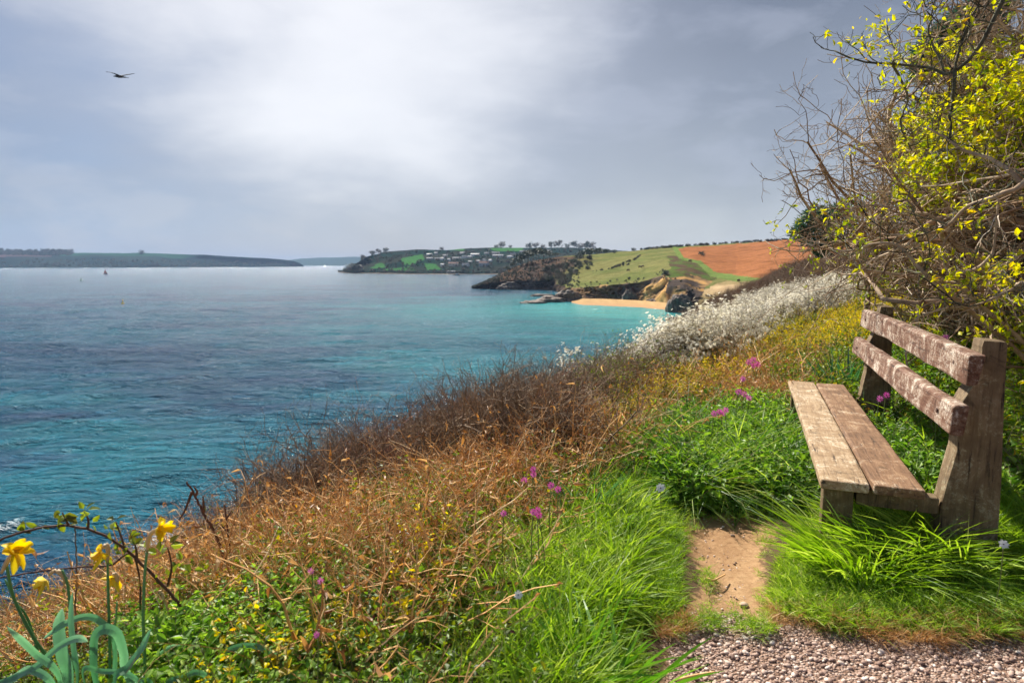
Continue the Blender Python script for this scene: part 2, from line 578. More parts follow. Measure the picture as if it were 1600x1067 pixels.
# crest lines run from the lower left to the upper right of the bay
rot = k.n('ShaderNodeMapping', {'Vector': pos, 'Rotation': (0, 0, R(-24)), 'Scale': (0.33, 1.0, 1.0)}).outputs[0]
b1 = k.noise(rot, 0.16, 4, 0.6, 0.4)
b2 = k.noise(rot, 0.75, 5, 0.62, 0.3)
b3 = k.noise(rot, 3.2, 4, 0.6)
patch = k.noise(k.n('ShaderNodeMapping', {'Vector': pos, 'Rotation': (0, 0, R(-20)), 'Scale': (0.45, 1.0, 1.0)}).outputs[0], 0.030, 5, 0.6, 0.5)
shal_glit = k.n('ShaderNodeAttribute', attribute_name='shallow_glitter').outputs['Fac']
shp = k.math('ADD', shal_glit, k.math('MULTIPLY', k.math('SUBTRACT', patch, .5), 0.9), clamp=True)
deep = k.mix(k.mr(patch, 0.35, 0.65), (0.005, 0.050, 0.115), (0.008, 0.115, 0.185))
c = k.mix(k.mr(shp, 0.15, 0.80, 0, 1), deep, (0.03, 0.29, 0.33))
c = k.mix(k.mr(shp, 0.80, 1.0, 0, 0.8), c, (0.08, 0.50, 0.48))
# weed beds under the near water
weed = k.mr(k.noise(k.n('ShaderNodeMapping', {'Vector': pos, 'Rotation': (0, 0, R(-20)), 'Scale': (0.30, 1.0, 1.0)}).outputs[0], 0.085, 4, 0.6, 0.6), 0.52, 0.66, 0, 0.5)
weed = k.math('MULTIPLY', weed, k.mr(depthY, 60, 330, 1, 0))
c = k.mix(weed, c, (0.035, 0.06, 0.16))
foam = k.math('MULTIPLY', k.mr(k.math('ADD', b2, k.math('MULTIPLY', b3, .35)), 0.90, 0.98, 0, 1), k.mr(b1, 0.50, 0.62))
shore = k.n('ShaderNodeAttribute', attribute_name='foam').outputs['Fac']
foam2 = k.mr(k.math('ADD', shore, k.math('MULTIPLY', k.math('SUBTRACT', b2, .5), 1.4)), 0.55, 0.8, 0, 0.95)
foam2 = k.math('MULTIPLY', foam2, k.mr(shore, 0.12, 0.3))
fm = k.math('MAXIMUM', k.math('MULTIPLY', foam, 0.22), foam2)
c = k.mix(fm, c, (0.78, 0.82, 0.84))
hb = k.math('ADD', k.math('MULTIPLY', b1, 1.6), k.math('ADD', k.math('MULTIPLY', b2, 0.75), k.math('MULTIPLY', b3, 0.20)))
bp = k.n('ShaderNodeBump', {'Strength': 1.0, 'Distance': 3.0, 'Height': hb})
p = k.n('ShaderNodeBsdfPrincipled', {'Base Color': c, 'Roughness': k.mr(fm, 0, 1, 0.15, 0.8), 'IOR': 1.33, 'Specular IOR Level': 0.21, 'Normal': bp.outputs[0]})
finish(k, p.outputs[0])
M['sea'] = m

SHORE_PTS = USEA(np.array([905, 930, 960, 1000, 1035, 1060.]), np.array([481, 483, 484, 486, 489, 497.]))


def sea_mesh():
    na, nr = 460, 620
    th = np.linspace(R(-72), R(72), na)
    r = 30 * (9200 / 30) ** np.linspace(0, 1, nr)
    T, Rr = np.meshgrid(th, r)
    X = np.sin(T) * Rr
    Y = np.cos(T) * Rr
    ca, sa = math.cos(R(24)), math.sin(R(24))
    a = X * ca + Y * sa          # along the crests
    b = -X * sa + Y * ca
    amp = np.clip(1.3 - Rr / 600, 0, 1)
    Z = amp * (1.8 * (0.5 - np.abs(fbm(a / 34, b / 8.0, 3)) * 2) + 0.95 * fbm(a / 9, b / 2.6, 3))
    dmin = np.full(X.shape, 1e9)
    for q in SHORE_PTS:
        dmin = np.minimum(dmin, np.hypot(X - q[0], (Y - q[1]) * 0.8))
    sh = np.clip(1.1 - dmin / 150, 0, 1)
    # shallows along the near shore
    uu = -(X - xe(np.clip(Y, 0, 100)))
    near = np.clip(1 - (uu - 30) / 42, 0, 1) * np.clip((230 - Y) / 120, 0, 1)
    sh = np.maximum(sh, near * 0.62)
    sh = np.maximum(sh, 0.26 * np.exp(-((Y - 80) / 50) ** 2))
    sh = np.maximum(sh, 0.52 * np.exp(-((Y - 150) / 85) ** 2) * np.clip((X + 70) / 80, 0, 1))  # paler mid-bay: sun glitter painted into the water colour
    fo = np.clip(1.0 - np.abs(dmin) / 9, 0, 1) * 0.55
    gz = G(np.clip(X, -74, 74), np.clip(Y, -8, 118), False)
    fo = np.maximum(fo, np.clip((gz + 24.3) / 2.4, 0, 1) * (Y < 110) * 0.95)
    rp = USEA(np.array([300., 355]), np.array([852., 848]))
    for q in rp:
        fo = np.maximum(fo, 0.95 * np.clip(1.5 - np.hypot(X - q[0], Y - q[1]) / 5.5, 0, 1))
    sl_ = np.clip(1 - 1.1 * np.clip(1.2 - dmin / 150, 0, 1), .08, 1)
    Z = (Z - Z[amp > .5].mean() * amp) * sl_
    mb = MB()
    idx = np.arange(na * nr).reshape(nr, na)
    qd = np.stack([idx[:-1, :-1], idx[:-1, 1:], idx[1:, 1:], idx[1:, :-1]], -1).reshape(-1, 4)
    mb.add(np.stack([X, Y, Z + SEA], -1).reshape(-1, 3), [qd])
    me = mb.mesh('sea', M['sea'], True)
    for nm, arr in (('shallow_glitter', sh), ('foam', fo)):
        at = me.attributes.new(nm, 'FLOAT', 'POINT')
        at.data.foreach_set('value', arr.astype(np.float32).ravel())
    o = bpy.data.objects.new('sea', me)
    COL.objects.link(o)
    tag(o, kind='structure')


sea_mesh()

# ------------------------------------------------------------------ far land, lofted between shore and skyline
m, k = mat('far_land')
col = k.n('ShaderNodeAttribute', attribute_name='col').outputs['Color']
pos = k.n('ShaderNodeNewGeometry').outputs['Position']
nz = k.noise(pos, 0.12, 6, 0.65)
nz2 = k.noise(pos, 0.9, 4, 0.6)
ff = k.math('ADD', k.mr(nz, 0.25, 0.75, 0.62, 1.32), k.mr(nz2, 0.3, 0.7, -0.16, 0.16))
c = k.n('ShaderNodeVectorMath', {0: col, 3: ff}, operation='SCALE').outputs[0]
bp = k.n('ShaderNodeBump', {'Strength': 0.7, 'Distance': 1.2, 'Height': nz2})
p = k.n('ShaderNodeBsdfPrincipled', {'Base Color': c, 'Roughness': 1.0, 'Specular IOR Level': 0.0, 'Normal': bp.outputs[0]})
finish(k, p.outputs[0])
M['land'] = m


def smooth1(a, n, axis=0):
    ker = np.hanning(n + 2)[1:-1]
    ker /= ker.sum()
    pad = n // 2
    a = np.moveaxis(a, axis, 0)
    e = np.concatenate([np.repeat(a[:1], pad, 0), a, np.repeat(a[-1:], pad, 0)])
    r_ = sum(ker[i] * e[i:i + len(a)] for i in range(n))
    return np.moveaxis(r_, 0, axis)


def loft(name, cols, npx, per, rough, colour, skirt=True, cliff=0.0, sm=9):
    """cols: [(px, [(py, depth), ...])] from the waterline up to the skyline and over it"""
    pxs = np.array([c[0] for c in cols], float)
    rows = len(cols[0][1])
    gp = np.linspace(pxs[0], pxs[-1], npx)
    PY = np.stack([np.interp(gp, pxs, [c[1][r][0] for c in cols]) for r in range(rows)], 1)
    LD = np.stack([np.interp(gp, pxs, [math.log(c[1][r][1]) for c in cols]) for r in range(rows)], 1)
    PY = smooth1(PY, sm); LD = smooth1(LD, sm)
    tr = np.linspace(0, rows - 1, (rows - 1) * per + 1)
    i = np.minimum(tr.astype(int), rows - 2); f = tr - i
    py = PY[:, i] * (1 - f) + PY[:, i + 1] * f
    ld = LD[:, i] * (1 - f) + LD[:, i + 1] * f
    P = U(gp[:, None] + 0 * py, py, np.exp(ld))
    # roughen
    sc = rough
    nn = fbm(P[..., 0] / (sc * 9), P[..., 1] / (sc * 9) + P[..., 2] / (sc * 5), 5)
    n3 = fbm(P[..., 0] / (sc * 2.5) + 40, P[..., 1] / (sc * 5) + P[..., 2] / (sc * 2), 4)
    g = tr[None] * np.ones((npx, 1))
    cl = np.clip(1 - np.abs(g - 0.5) / 0.75, 0, 1)
    edge = np.clip(g / 0.15, 0, 1) * np.clip((rows - 1 - g), 0, 1)
    P[..., 1] += cliff * cl * (np.abs(n3) * 2.0 + np.abs(nn) * .5) * sc * .7
    n5 = fbm(P[..., 0] / 3.0, P[..., 2] / 2.2 + P[..., 1] / 9, 4)
    P[..., 1] += cliff * cl * (np.abs(n5) * 3.5 - .2)
    P[..., 0] += cliff * cl * n3 * sc * 0.8
    P[..., 2] += nn * sc * 0.55 * edge * (1 - 0.6 * cl)
    C = colour(gp[:, None] + 0 * py, py, g, P, nn, n3)
    if skirt:
        lowr = P[:, :1].copy(); lowr[..., 2] = SEA - 2.2; lowr[..., 1] -= 2
        P = np.concatenate([lowr, P], 1); C = np.concatenate([C[:, :1], C], 1)
        g = np.concatenate([g[:, :1], g], 1); py = np.concatenate([py[:, :1], py], 1)
    h, w = P.shape[:2]
    idx = np.arange(h * w).reshape(h, w)
    q = np.stack([idx[:-1, :-1], idx[1:, :-1], idx[1:, 1:], idx[:-1, 1:]], -1).reshape(-1, 4)
    mb = MB(); mb.add(P.reshape(-1, 3), [q])
    me = mb.mesh(name, M['land'], True)
    at = me.color_attributes.new('col', 'FLOAT_COLOR', 'POINT')
    at.data.foreach_set('color', np.concatenate([C, np.ones((h, w, 1))], -1).astype(np.float32).ravel())
    o = bpy.data.objects.new(name, me); COL.objects.link(o)
    tag(o, kind='structure')
    qx, qy, _ = PROJ(P)
    return dict(P=P.reshape(-1, 3), px=qx.ravel(), py=qy.ravel(), g=g.ravel())


def at_land(L, px, py):
    j = np.argmin((L['px'] - px) ** 2 + (L['py'] - py) ** 2)
    return L['P'][j].copy()


def seadepth(py):
    return float(USEA(800, py)[1])


def lerp(a, b, t):
    return a * (1 - t[..., None]) + b * t[..., None]


FIELD = [(1060, 388), (1150, 381), (1252, 374), (1400, 372), (1400, 470), (1215, 434), (1160, 433), (1115, 424), (1096, 409), (1068, 403)]


def col_A(px, py, g, P, nn, n3):
    A = np.array
    grass = A([0.185, 0.18, 0.07]); dgrass = A([0.085, 0.125, 0.035]); heath = A([0.105, 0.07, 0.05])
    rock = A([0.17, 0.115, 0.085]); scar = A([0.60, 0.36, 0.14]); field = A([0.30, 0.125, 0.055])
    dark = A([0.05, 0.04, 0.035]); tan = A([0.46, 0.33, 0.19])
    C = np.ones(px.shape + (3,)) * grass
    t = np.clip(0.5 + 3.0 * nn, 0, 1)
    C = lerp(C, dgrass, t * 0.55)
    # the wooded, heathy headland
    hd = np.clip((905 + (py - 425) * -1.2 - px) / 35 + nn * 2, 0, 1) * (py > 401)
    C = lerp(C, lerp(np.ones(px.shape + (3,)) * heath, dark * 1.6, np.clip(.35 + 5 * n3 + 2 * nn, 0, 1)), hd)
    # slopes above the cove
    lowhe = inpoly(px, py, [(880, 452), (1040, 425), (1100, 395), (1010, 400), (900, 440)])
    sc = inpoly(px + nn * 20, py + n3 * 8, [(1040, 440), (1045, 400), (1105, 402), (1130, 430), (1085, 450)])
    C = np.where(sc[..., None], lerp(np.ones(px.shape + (3,)) * dgrass, heath, np.clip(.4 + 5 * n3, 0, 1)), C)
    brow = inpoly(px + nn * 25, py + n3 * 10, [(1040, 490), (1040, 440), (1075, 430), (1110, 440), (1095, 475), (1080, 492)])
    C = np.where(brow[..., None], lerp(np.ones(px.shape + (3,)) * dark * 1.5, scar * 0.7, np.clip(n3 * 4 + .1, 0, 1)), C)
    # cliffs
    cl = g < 1.0 + n3 * 0.25
    t2 = np.clip(0.45 + 3.2 * n3, 0, 1)
    cc = lerp(np.ones(px.shape + (3,)) * dark * 1.3, rock, t2)
    cc = lerp(cc, scar, np.clip((px - 880) / 40, 0, 1) * np.clip(0.55 + 3 * nn, 0, 1) * 0.9)
    big = inpoly(px + 12 * n3, py, [(1004, 480), (1008, 440), (1036, 428), (1044, 440), (1040, 470)])
    cc = np.where(big[..., None], lerp(np.ones(px.shape + (3,)) * scar, dark * 2.2, np.clip(.25 + 5 * n3, 0, 1) * .9), cc)
    cc = np.where(((px > 1046) & (py > 430))[..., None], lerp(np.ones(px.shape + (3,)) * dark * 1.6, scar * .8, np.clip(n3 * 4, 0, 1)), cc)
    C = np.where(cl[..., None], cc, C)
    led = inpoly(px, py + n3 * 8, [(1090, 478), (1100, 455), (1150, 430), (1230, 425), (1300, 440), (1200, 480)])
    C = np.where(led[..., None], lerp(np.ones(px.shape + (3,)) * A([.30, .235, .11]), tan, np.clip(.3 + 3 * nn, 0, 1)), C)
    f = inpoly(px, py + nn * 2, FIELD)
    ang = (P[..., 0] * 0.8 + P[..., 1] * 0.35)
    C = np.where(f[..., None], field * (1 + 0.08 * np.sin(ang * 0.9)[..., None] + .5 * nn[..., None]), C)
    rim = (~f) & inpoly(px, py, [(1050, 386), (1072, 384), (1082, 401), (1100, 398), (1130, 418), (1170, 430), (1230, 430), (1230, 440), (1150, 440), (1110, 432), (1090, 412), (1060, 404)])
    C = np.where(rim[..., None], A([0.15, 0.21, 0.06]), C)
    return C


sd = seadepth
colsA = [
    (738, [(451, sd(451)), (450.3, 580), (450, 585), (449.5, 590), (449, 600), (452, 640)]),
    (752, [(451.5, sd(451.5)), (446, 570), (444, 575), (443, 585), (442, 600), (450, 640)]),
    (775, [(452, sd(452)), (441, 562), (437, 570), (434, 585), (431, 610), (440, 680)]),
    (800, [(453, sd(453)), (438, 556), (430, 575), (424, 595), (418, 630), (430, 700)]),
    (830, [(453.5, sd(453.5)), (438, 552), (428, 570), (418, 600), (408, 650), (420, 720)]),
    (865, [(454, sd(454)), (440, 545), (428, 565), (414, 600), (402, 660), (415, 740)]),
    (885, [(462, sd(462)), (449, 470), (436, 510), (416, 570), (400, 660), (412, 760)]),
    (900, [(467, sd(470)), (450, 415), (438, 470), (415, 560), (399, 660), (410, 780)]),
    (936, [(469, 405), (447, 412), (432, 470), (410, 560), (397, 665), (408, 800)]),
    (970, [(470, 398), (444, 406), (428, 460), (405, 560), (393, 670), (404, 800)]),
    (999, [(471, 390), (441, 396), (422, 450), (402, 550), (390.5, 675), (400, 800)]),
    (1025, [(474, 372), (434, 382), (417, 435), (399, 545), (388, 680), (398, 800)]),
    (1042, [(478, 345), (429, 365), (414, 425), (397, 540), (387, 680), (397, 800)]),
    (1052, [(487, 300), (446, 318), (418, 400), (397, 530), (386, 680), (396, 800)]),
    (1070, [(489, 293), (448, 308), (420, 385), (398, 520), (385, 680), (395, 800)]),
    (1085, [(490, 290), (458, 304), (424, 375), (398, 510), (384, 680), (394, 800)]),
    (1110, [(492, 282), (471, 290), (436, 345), (402, 490), (382.5, 680), (393, 800)]),
    (1150, [(495, 270), (466, 288), (438, 335), (408, 460), (380, 670), (390, 790)]),
    (1200, [(500, 256), (458, 285), (430, 335), (402, 440), (377, 650), (388, 770)]),
    (1260, [(504, 246), (450, 280), (424, 335), (398, 430), (374, 630), (385, 740)]),
    (1400, [(508, 236), (445, 280), (420, 330), (394, 420), (372, 610), (384, 720)]),
]
LA = loft('headland_hill', colsA, 560, 26, 3.0, col_A, cliff=4.2, sm=5)


def col_B(px, py, g, P, nn, n3):
    A = np.array
    wood = A([0.014, 0.032, 0.026]); brown = A([0.036, 0.04, 0.032]); green = A([0.05, 0.145, 0.045])
    C = lerp(np.ones(px.shape + (3,)) * wood, brown, np.clip(.4 + 4 * nn, 0, 1))
    for poly in ([(628, 405), (660, 397), (664, 404), (640, 414), (628, 413)], [(578, 418), (598, 411), (602, 418), (580, 420)],
                 [(598, 421), (640, 417), (650, 422), (600, 423)], [(662, 411), (680, 412), (690, 421), (668, 422)], [(700, 390), (728, 388), (722, 392)],
                 [(765, 388), (818, 386), (815, 392), (785, 393), (770, 391)]):
        C = np.where(inpoly(px + nn * 6, py + n3 * 3, poly)[..., None], green, C)
    C = np.where((g < 0.35)[..., None], A([0.17, 0.13, 0.10]), C)
    return C


def B_(px, base, top, crestd=2000):
    b = sd(base)
    m1 = base - 3.5
    return (px, [(base, b), (m1, b * 1.02), (base + (top - base) * .55, b * 1.15), (top, crestd), (top + 6, crestd * 1.25)])


LB = loft('village_hill', [B_(528, 425.5, 424.6, 1700), B_(540, 427, 421, 1600), B_(560, 427.5, 410, 1650), B_(575, 427.5, 400, 1700), B_(600, 428, 394), B_(650, 428.5, 390),
                            B_(700, 429, 391), B_(730, 429, 388.5), B_(780, 429, 387), B_(850, 429, 387), B_(900, 429, 387), B_(940, 429, 390), B_(1000, 429, 393), B_(1060, 429, 394)],
          420, 20, 9.0, col_B, cliff=0.5)


def col_C(px, py, g, P, nn, n3):
    A = np.array
    C = lerp(np.ones(px.shape + (3,)) * A([0.015, 0.03, 0.032]), A([0.03, 0.045, 0.04]), np.clip(.5 + 4 * nn, 0, 1))
    top = g > 2.3 + nn
    C = np.where(top[..., None], A([0.03, 0.085, 0.055]), C)
    f = inpoly(px, py, [(-300, 393), (85, 395.5), (80, 401), (-300, 402)])
    C = np.where(f[..., None], A([0.11, 0.07, 0.075]), C)
    return C


def C_(px, base, top, cd=4600):
    b = sd(base)
    return (px, [(base, b), (base - 3, b * 1.02), (top + 6, b * 1.15), (top, cd), (top + 3, cd * 1.2)])


LC = loft('far_coast', [C_(-420, 419, 388), C_(-60, 418.8, 392), C_(0, 418.5, 394), C_(120, 418.3, 395), C_(180, 418.2, 395.5), C_(250, 418, 396), C_(330, 417.6, 399), C_(400, 417.2, 402.5),
                         C_(440, 417, 405, 4800), C_(468, 416.6, 410, 4600), C_(474, 416.5, 416.2, 4800)], 400, 14, 18.0, col_C, cliff=0.3)


def col_D(px, py, g, P, nn, n3):
    return np.ones(px.shape + (3,)) * np.array([0.05, 0.08, 0.07])


LD_ = loft('distant_hills', [(px, [(415.2, sd(415.2)), (413, 7600), (top, 8300), (top + 2, 8900)]) for px, top in ((430, 408), (470, 404.5), (500, 403), (540, 401.5), (600, 402.5), (700, 404))], 120, 10, 26.0, col_D)

# sand beach
m, k = mat('beach_sand')
pos = k.n('ShaderNodeNewGeometry').outputs['Position']
nz = k.noise(pos, 0.25, 5, 0.6)
zz = k.n('ShaderNodeSeparateXYZ', {0: pos}).outputs[2]
c = k.ramp(nz, [(0.3, (0.36, 0.225, 0.10)), (0.7, (0.50, 0.33, 0.16))])
c = k.mix(k.mr(zz, SEA + 0.15, SEA + 0.9, 1, 0), c, (0.42, 0.25, 0.13))
p = k.n('ShaderNodeBsdfPrincipled', {'Base Color': c, 'Roughness': 1.0, 'Specular IOR Level': 0.05})
finish(k, p.outputs[0])
M['sand'] = m
bt = np.linspace(0, 1, 60)
bx = 893 + bt * (1052 - 893)
blow = np.interp(bx, [893, 910, 950, 1000, 1040, 1052], [475, 479.5, 481.5, 484, 486.5, 488])
btop = np.interp(bx, [893, 910, 936, 970, 1005, 1030, 1052], [470, 466.5, 467, 468, 470, 472, 474])
sv = np.linspace(0, 1, 12)
rows = []
for s_ in sv:
    lo = USEA(bx, blow, SEA - 0.5 + 0 * bx)
    hi = U(bx, btop, np.interp(bx, [893, 936, 999, 1042, 1052], [378, 382, 366, 334, 318]))
    P_ = lo * (1 - s_) + hi * s_
    P_[:, 2] += 0.5 * fbm(P_[:, 0] / 8, P_[:, 1] / 8, 3) * s_
    rows.append(P_)
BP = np.stack(rows, 1)
h, w = BP.shape[:2]
idx = np.arange(h * w).reshape(h, w)
mb = MB(); mb.add(BP.reshape(-1, 3), [np.stack([idx[:-1, :-1], idx[1:, :-1], idx[1:, 1:], idx[:-1, 1:]], -1).reshape(-1, 4)])
tag(mb.obj('beach', M['sand'], smooth=True), kind='structure')

# ------------------------------------------------------------------ rocks
m, k = mat('shore_rock')
co = k.n('ShaderNodeNewGeometry').outputs['Position']
nz = k.noise(co, 0.5, 6, 0.65, 0.5)
c = k.ramp(nz, [(0.3, (0.035, 0.028, 0.025)), (0.5, (0.12, 0.085, 0.065)), (0.72, (0.30, 0.22, 0.15))])
bp = k.n('ShaderNodeBump', {'Strength': 1.0, 'Distance': 0.6, 'Height': nz})
p = k.n('ShaderNodeBsdfPrincipled', {'Base Color': c, 'Roughness': 0.8, 'Normal': bp.outputs[0]})
finish(k, p.outputs[0])
M['rock'] = m


def ico(sub=3):
    import bmesh
    bm = bmesh.new()
    bmesh.ops.create_icosphere(bm, subdivisions=sub, radius=1)
    V = np.array([v.co[:] for v in bm.verts]); Fc = np.array([[v.index for v in f.verts] for f in bm.faces])
    bm.free()
    return V, Fc


ICO2, ICO3, ICO4 = ico(2), ico(3), ico(4)


def rock(c, s, seed, rot=0.0, rough=.45):
    V, Fc = ICO4 if max(s) > 4 else ICO3
    V = V.copy()
    n = fbm(V[:, 0] * 1.6 + seed * 3.1 + V[:, 2], V[:, 1] * 1.6 + V[:, 2] * 1.3 + seed, 4)
    n2 = np.abs(fbm(V[:, 0] * 5 + seed + V[:, 2] * 3, V[:, 1] * 5, 3))
    V = V * (1 + rough * 2 * n - .35 * n2)[:, None]
    V = np.sign(V) * np.abs(V) ** 0.85 * np.array(s)
    ca, sa = math.cos(rot), math.sin(rot)
    V = np.stack([V[:, 0] * ca - V[:, 1] * sa, V[:, 0] * sa + V[:, 1] * ca, V[:, 2]], -1)
    return V + c, Fc


def add_rock(px, py, wpx, hpx, seed, label, group=None, deep=1.0, name='rock'):
    c = USEA(px, py)
    d = c[1]
    w, h = wpx * d / F / 2, hpx * d / F
    V, Fc = rock(np.array([c[0], c[1] + w * deep * .5, SEA]), (w, w * deep, h), seed)
    mb = MB(); mb.add(V, [Fc])
    o = mb.obj(name, M['rock'])
    tag(o, label, 'rock', group)


add_rock(300, 854, 52, 15, 1, 'dark wet boulder in the surf right below the tallest nodding daffodil', deep=.6)
add_rock(357, 848, 44, 12, 2, 'low dark rock in white surf at the foot of the brown scrub slope', deep=.6)
add_rock(832, 474, 40, 4.5, 3, 'long flat dark skerry at the seaward tip of the cove outcrop', deep=.8)
add_rock(862, 472, 50, 9, 4, 'brown rocky outcrop stepping down beside the sand beach', deep=.7)
add_rock(886, 471, 44, 16, 5, 'tallest tan hump of the outcrop where it joins the beach', deep=.9)
add_rock(850, 463, 42, 4, 6, 'narrow dark reef lying behind the cove outcrop', deep=.4)
add_rock(1062, 501, 46, 5, 7, 'flat dark rock shelf in turquoise water below the shaggy cliff', deep=.8)
add_rock(1088, 498, 40, 10, 8, 'grey rock heap at the water edge behind the white blossom', deep=.8)
add_rock(765, 451, 34, 4, 9, 'low rock ledge at the very tip of the wooded headland', deep=.5)
for i, (px, w, h) in enumerate(((797, 40, 11), (830, 26, 13), (858, 24, 14), (878, 20, 10))):
    add_rock(px, 453, w, h, 20 + i, ['dark sea cliff buttress nearest the headland tip', 'shadowy second buttress of the headland cliff', 'steep third buttress below the brown wood', 'small buttress where the headland meets the cove outcrop'][i], 'rock buttresses of the wooded headland', deep=.6)
for i, (px, py, w, h) in enumerate(((985, 475, 26, 16), (1020, 476, 22, 6), (1066, 489, 44, 34))):
    P0 = U(px, py, [388, 372, 296][i]); P0[2] = max(SEA - .2, P0[2])
    s_ = w * P0[1] / F / 2
    V, Fc = rock(P0 + [0, s_ * .5, 0], (s_, s_ * .8, h * P0[1] / F), 40 + i)
    mb = MB(); mb.add(V, [Fc])
    tag(mb.obj('rock', M['rock']), ['dark pyramid of fallen rock on the back of the beach', 'small pile of boulders at the top of the sand', 'big shaggy dark cliff block closing the right end of the beach'][i], 'rock')

# ------------------------------------------------------------------ far trees
M['pine'] = leaf_mat('pine_needles', [(0.0, (0.012, 0.024, 0.018)), (0.6, (0.03, 0.05, 0.03)), (1.0, (0.06, 0.085, 0.04))], 0.15)
M['wood'] = leaf_mat('bare_wood_crowns', [(0.0, (0.04, 0.03, 0.025)), (0.5, (0.075, 0.06, 0.05)), (1.0, (0.10, 0.11, 0.05))], 0.15)
M['fartrunk'] = flat_mat('tree_trunk_bark', (0.12, 0.085, 0.065), 0.9)


def crown_mb(r_, lobes, nleaf, size, flat=0.5, hgt=1.0, base=0.55):
    mb = MB()
    pts = []
    for i in range(lobes):
        a = r_.random() * 6.28; rr = r_.random() ** .5 * 0.42
        c = np.array([math.cos(a) * rr, math.sin(a) * rr, base + r_.random() * (0.92 - base)])
        q = unit(r_.normal(size=(nleaf, 3))) * (r_.random((nleaf, 1)) ** .4) * np.array([.24, .24, .24 * flat]) * (0.7 + .6 * r_.random())
        pts.append(c + q)
    P = np.concatenate(pts)
    n = len(P)
    D = unit(r_.normal(size=(n, 3))); Nn = unit(r_.normal(size=(n, 3)))
    V, fs = leaves(P, D, Nn, size, size * .8, .1, .1)
    mb.add(V, fs, 0, np.repeat(r_.random(n), 8))
    return mb


def trunk_mb(r_, lean=0.06, br=5, base=0.6, r0=0.022):
    t = np.linspace(-0.08, base + .25, 6)
    P = np.stack([lean * t + .01 * r_.normal(size=6), .01 * r_.normal(size=6), t], 1)
    mb = MB()
    V, fs = tubes(P, np.linspace(r0, r0 * .45, 6), 5)
    mb.add(V, fs, 0)
    Pc, Rc = children(P[None], np.linspace(r0, r0 * .45, 6)[None], br, .4, .6, 1, .5, .5, K=4, up=.2, r=r_)
    V, fs = tubes(Pc, Rc, 3)
    mb.add(V, fs, 0)
    return mb


TREE = []
for i in range(5):
    r_ = np.random.default_rng(100 + i)
    TREE.append((trunk_mb(r_, .05 + .05 * i).mesh('pine_trunk', M['fartrunk']), crown_mb(r_, 13, 34, .085, .42, base=.58).mesh('pine_crown', M['pine'])))
BROAD = []
for i in range(4):
    r_ = np.random.default_rng(200 + i)
    BROAD.append((trunk_mb(r_, .02, base=.3).mesh('tree_trunk', M['fartrunk']), crown_mb(r_, 18, 36, .09, .85, base=.25).mesh('tree_crown', M['wood'])))
    BROAD.append((BROAD[-1][0], crown_mb(r_, 18, 36, .09, .85, base=.25).mesh('tree_crown', M['pine'])))


def far_tree(kind, P, hgt, label, group, wide=1.0, rz=0.0, name='pine_tree'):
    tm, cm = kind
    e = empty(name, P, label, 'tree', group)
    e.rotation_euler = (0, 0, rz)
    e.scale = (hgt * wide, hgt * wide, hgt)
    for nm, me in (('trunk', tm), ('crown', cm)):
        o = bpy.data.objects.new(nm, me); COL.objects.link(o); o.parent = e
    return e


pines = [(793, 424, 9), (801, 421, 12), (808, 418, 16), (816, 415, 19), (824, 413, 22), (833, 411, 24), (842, 409, 23), (850, 408, 20), (860, 405, 12), (869, 404, 10)]
plab = ['smallest pine, at the seaward end of the headland clump', 'second small pine from the sea in the headland clump', 'short wind-bent pine a third of the way up the headland clump', 'middle-sized pine on the headland slope below the tallest one',
        'broad flat-topped pine left of the tallest headland pine', 'tallest dark pine of the headland clump against the village', 'dark pine just inland of the tallest headland pine', 'rounded pine at the inland end of the headland clump',
        'low bushy pine on the skyline right of the headland clump', 'lowest bushy tree before the pale field gap on the headland']
for i, ((px, py, h), lb) in enumerate(zip(pines, plab)):
    P = at_land(LA, px, py); far_tree(TREE[i % 5], P - [0, 0, .5], h * P[1] / F, lb, 'pines on the wooded headland', 1.15, i * 1.3)
p2 = [(905, 412, 16, 'leaning pine at the left edge of the second clump above the cove'), (915, 409, 20, 'tall pine in the middle of the second clump above the cove'), (925, 408, 22, 'tallest pine of the second clump above the cove'),
      (936, 405, 19, 'dark pine right of the tallest in the second clump'), (946, 402, 14, 'last pine at the right of the second clump'), (895, 416, 13, 'small dark pine on the slope below the second clump')]
for i, (px, py, h, lb) in enumerate(p2):
    P = at_land(LA, px, py); far_tree(TREE[(i + 2) % 5], P - [0, 0, .5], h * P[1] / F, lb, 'pines above the cove', 1.1, i * 2.1)
one = [(882, 412, 9, 'round dark bush standing alone in the pale headland field'), (960, 396, 6, 'small tree on the skyline right of the second pine clump'), (990, 391, 6, 'tiny round skyline tree at the left end of the green pasture'),
       (1039, 432, 12, 'small green tree at the lip of the bare orange cliff scar'), (1097, 400, 8, 'little green bush at the corner of the ploughed field')]
for i, (px, py, h, lb) in enumerate(one):
    P = at_land(LA, px, py); far_tree(BROAD[(2 * i + 1) % 8], P - [0, 0, .4], h * P[1] / F, lb, None, 1.3, i, 'bushy_tree')
